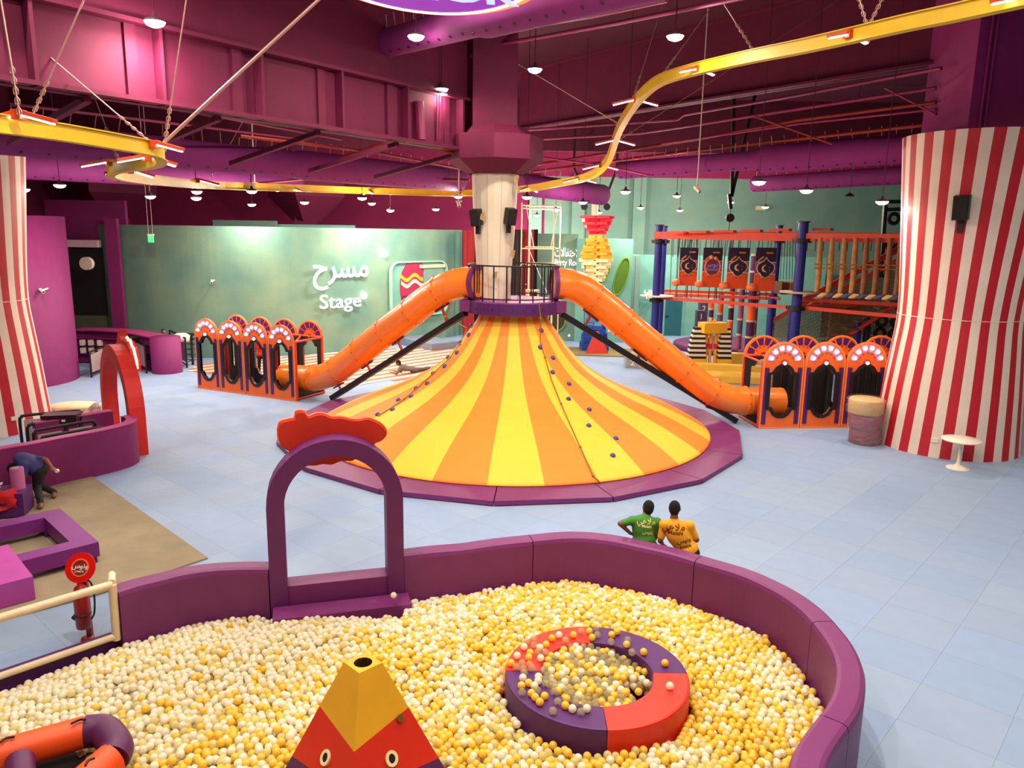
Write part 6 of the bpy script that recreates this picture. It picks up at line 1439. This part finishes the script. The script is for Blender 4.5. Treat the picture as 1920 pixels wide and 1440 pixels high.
# podium
for i, (x0, x1, y0_, y1, c_, tx_, lb) in enumerate([(1173, 1198, 671, 690, (150, 158, 156), '2', 'grey podium block with the number 2'), (1197, 1227, 660, 690, (214, 208, 176), '1', 'pale podium block in the middle'), (1225, 1257, 678, 700, (196, 24, 44), '3', 'red podium block with the number 3')]):
    A = Z(x0, y1, 0); yv = A.y; B = Y(x1, y1, yv); h = Y(x0, y0_, yv).z; t = thing('podium_block', lb, 'podium', ((A.x+B.x)/2, yv+.35, .01)); w_ = B.x-A.x; m = mat('podium_%d' % i, c_, .5)
    part('block', MB().box((0, 0, h/2), (w_*.96, .7, h)), m, t)
    for k in range(5): part('battlement', MB().box((w_*(-.4+.2*k), -.3, h+.05), (w_*.11, .12, .1)), m, t)
    if tx_ != '1': part('numeral', text_mesh(tx_, .34, basis((0, -.36, h*.5), (1, 0, 0), (0, 0, 1)), WHITE, extrude=.005, offset=.01), None, t)
b = MB(); q = Y(1230, 662, 32.3); 
tfe = thing('toy_fence', 'cream toy fence with small bright bricks behind the podium', 'fence', (q.x, q.y, .01))
part('rail', MB().box((0, 0, .5), (2.2, .06, .06)), CREAM, tfe)
for k in range(9): part('picket', MB().box((-1.0+.25*k, 0, .3), (.06, .05, .6)), CREAM, tfe)
for k, (c_, x, z) in enumerate([((190, 30, 40), -.9, .8), ((236, 190, 40), -.3, .85), ((30, 70, 160), -.6, .7), ((190, 30, 40), .4, .75)]): part('toy_brick', MB().box((x, .2, z), (.28, .2, .3)), mat('toy_%d' % k, c_, .4), tfe)
# door in the gallery wall
dd = struct('door_2', MB().box((Y(1262, 600, 42.2).x, 42.2, 1.15), (.9, .12, 2.3)), mat('door_teal', (24, 92, 104), .6)); part('door_handle', MB().box((Y(1250, 600, 42.1).x, 42.1, 1.1), (.16, .06, .04)), BLACK, dd)
struct('trim_20', MB().box((Y(1262, 600, 42.25).x, 42.25, 1.2), (1.15, .1, 2.45)), TEAL2)
# striped floor mat behind the cone
sm_ = thing('striped_mat', 'white and orange striped mat on the floor behind the cone', 'mat', (*Z(640, 690, 0).xy, 0)); so = sm_.location
mp = [Z(x, y, 0) for x, y in [(648, 726), (352, 697), (365, 684), (440, 676), (560, 667), (700, 656), (838, 650), (900, 662), (800, 705)]]
mx = np.array([p.x for p in mp]); my = np.array([p.y for p in mp]); PX, PY = mx, my
d_ = (Z(800, 690)-Z(660, 712)).normalized(); n_ = Vector((-d_.y, d_.x, 0)); o_m = Z(560, 735, 0)
for k in range(-8, 44):
    ss = np.arange(-14, 22, .1); xx_ = o_m.x+d_.x*ss+n_.x*k*.3; yy_ = o_m.y+d_.y*ss+n_.y*k*.3; m = inside(xx_, yy_)
    if m.sum() < 6: continue
    s0_, s1_ = ss[m].min(), ss[m].max(); a = Vector((o_m.x, o_m.y, 0))+d_*s0_+n_*k*.3; b_ = Vector((o_m.x, o_m.y, 0))+d_*s1_+n_*k*.3
    part('mat_stripe', MB().add([a-so-n_*.145, b_-so-n_*.145, b_-so+n_*.145, a-so+n_*.145], [(0, 1, 2, 3)]).add([], []), WHITE if k % 2 else mat('mat_orange', (226, 104, 50), .6), sm_, loc=(0, 0, .016))
# ============================================================ LAMPS
LM = MB().lathe([(0, .0), (.165, .0), (.17, .015), (.15, .04), (.05, .07), (.02, .16), (0, .16)], 20).mesh('lamp_shade', mat('lamp_shade_dark', (90, 50, 60), .6))
LF = MB().lathe([(0, -.085), (.07, -.078), (.13, -.05), (.165, 0)], 20).mesh('lamp_face', LAMPF)
lampd = bpy.data.lights.new('pendant', 'AREA'); lampd.shape = 'DISK'; lampd.size = .28; lampd.energy = LAMP_W; lampd.color = LAMP_COL; lampd.spread = radians(150)
lampn = lampd.copy(); lampn.energy = LAMP_GRID; lampf = lampd.copy(); lampf.energy = LAMP_FAR; lampf.spread = pi; lampd.spread = pi; lampp = lampd.copy(); lampp.energy = LAMP_PIT
glow = bpy.data.lights.new('glow', 'POINT'); glow.energy = LAMP_GLOW; glow.color = LAMP_COL; glow.shadow_soft_size = .1
glown = glow.copy(); glown.energy = 22; glowf = glow.copy(); glowf.energy = 330
lampb = lampd.copy(); lampb.energy = 120; glowb = glow.copy(); glowb.energy = 60
def lamp(p, label, top=12.5, group=None, ld=None, gl=None):
    t = thing('pendant_lamp', label, 'lamp', p, 0, group)
    obj('lamp_shade', LM, t); obj('lamp_face', LF, t)
    part('cord', MB().cyl((0, 0, .2), (0, 0, min(top, 12.5)-p[2]), .012, n=5), MAROOND, t)
    l = bpy.data.objects.new('lamp_light', ld or lampd); COL.objects.link(l); l.parent = t; l.location = (0, 0, -.11)
    if group: return
    l = bpy.data.objects.new('lamp_glow', gl or (glow if ld is lampf else glown)); COL.objects.link(l); l.parent = t; l.location = (0, 0, -.2)
near = [(290, 41, 13.3, 'largest pendant lamp, top left over the left beam'), (605, 117, 17.7, 'pendant lamp over the left beam, right of the largest one'), (780, 68, 16, 'pendant lamp in front of the duct under the logo'), (828, 167, 20.0, 'pendant lamp beside the upright rust pipes'),
        (1003, 130, 18.6, 'pendant lamp just right of the maroon column'), (1266, 68, 15.7, 'pendant lamp high on the right above the yellow track')]
far = [(45, 355, 24, 'far left'), (112, 347, 23, 'second from far left'), (282, 368, 26, 'above the exit sign'), (369, 359, 25, 'upper of the pair left of the camera mount'), (368, 371, 26, 'lower of the pair left of the camera mount'), (472, 358, 25, 'directly under the white ceiling camera'), (472, 383, 32, 'low in front of the maroon wall left of centre'), (571, 379, 30, 'above the stage wall parapet'),
       (679, 371, 28, 'above the word sign of the stage wall'), (697, 381, 34, 'small, above the right part of the stage wall'), (732, 394, 34.5, 'close to the maroon wall behind the stage wall'), (817, 392, 36, 'small, left of the white column'), (859, 368, 30, 'immediately left of the white column'),
       (988, 369, 26, 'immediately right of the white column'), (1093, 379, 30, 'left of the mast over the brick tower'), (1123, 398, 40, 'smallest, in front of the mast of the brick tower'), (1042, 393, 34, 'above the scaffold top'), (1007, 403, 42, 'seen through the scaffold top'), (1173, 359, 25, 'under the left end of the right duct'), (1201, 389, 38, 'in front of the teal wall right of the brick tower'), (1269, 367, 34, 'left of the white security camera on the right'), (1275, 394, 40, 'above the left end of the rope course'),
       (1423, 341, 19.5, 'largest of the far lamps, at the end of the lowest duct'), (1512, 357, 21, 'under the middle of the lowest duct'), (1370, 379, 38, 'beside the black hoist cables'), (1435, 388, 38, 'in front of the small white box on the teal wall'), (1654, 378, 21, 'beside the striped column on the right')]
for x, y, d, lb in near: lamp(Y(x, y, d), lb, ld=lampb if x != 780 else None, gl=glowb if x != 780 else None)
for x, y, d, lb in far: lamp(Y(x, y, d), 'small pendant lamp '+lb, ld=lampf if d > 24 else lampd, gl=glowf if d >= 31 else None)
# the hall's lamp grid carries on over and behind the viewer
for x, y in [(-4, 8.5), (1, 8.5), (5.5, 8), (-7, 11.5), (2.5, 12), (7.5, 12), (-3, 3), (3, 3), (-9, 6), (10, 6), (-14, 13), (14.5, 13), (-1.5, 13.5), (18.5, 19), (-19, 20)]:
    lamp((x, y, 10.8), 'pendant lamp of the ceiling grid above the ball pit and behind the viewer', group='lamps above the frame', ld=lampp if (y < 9 and -5 < x < 3.5) else lampn)
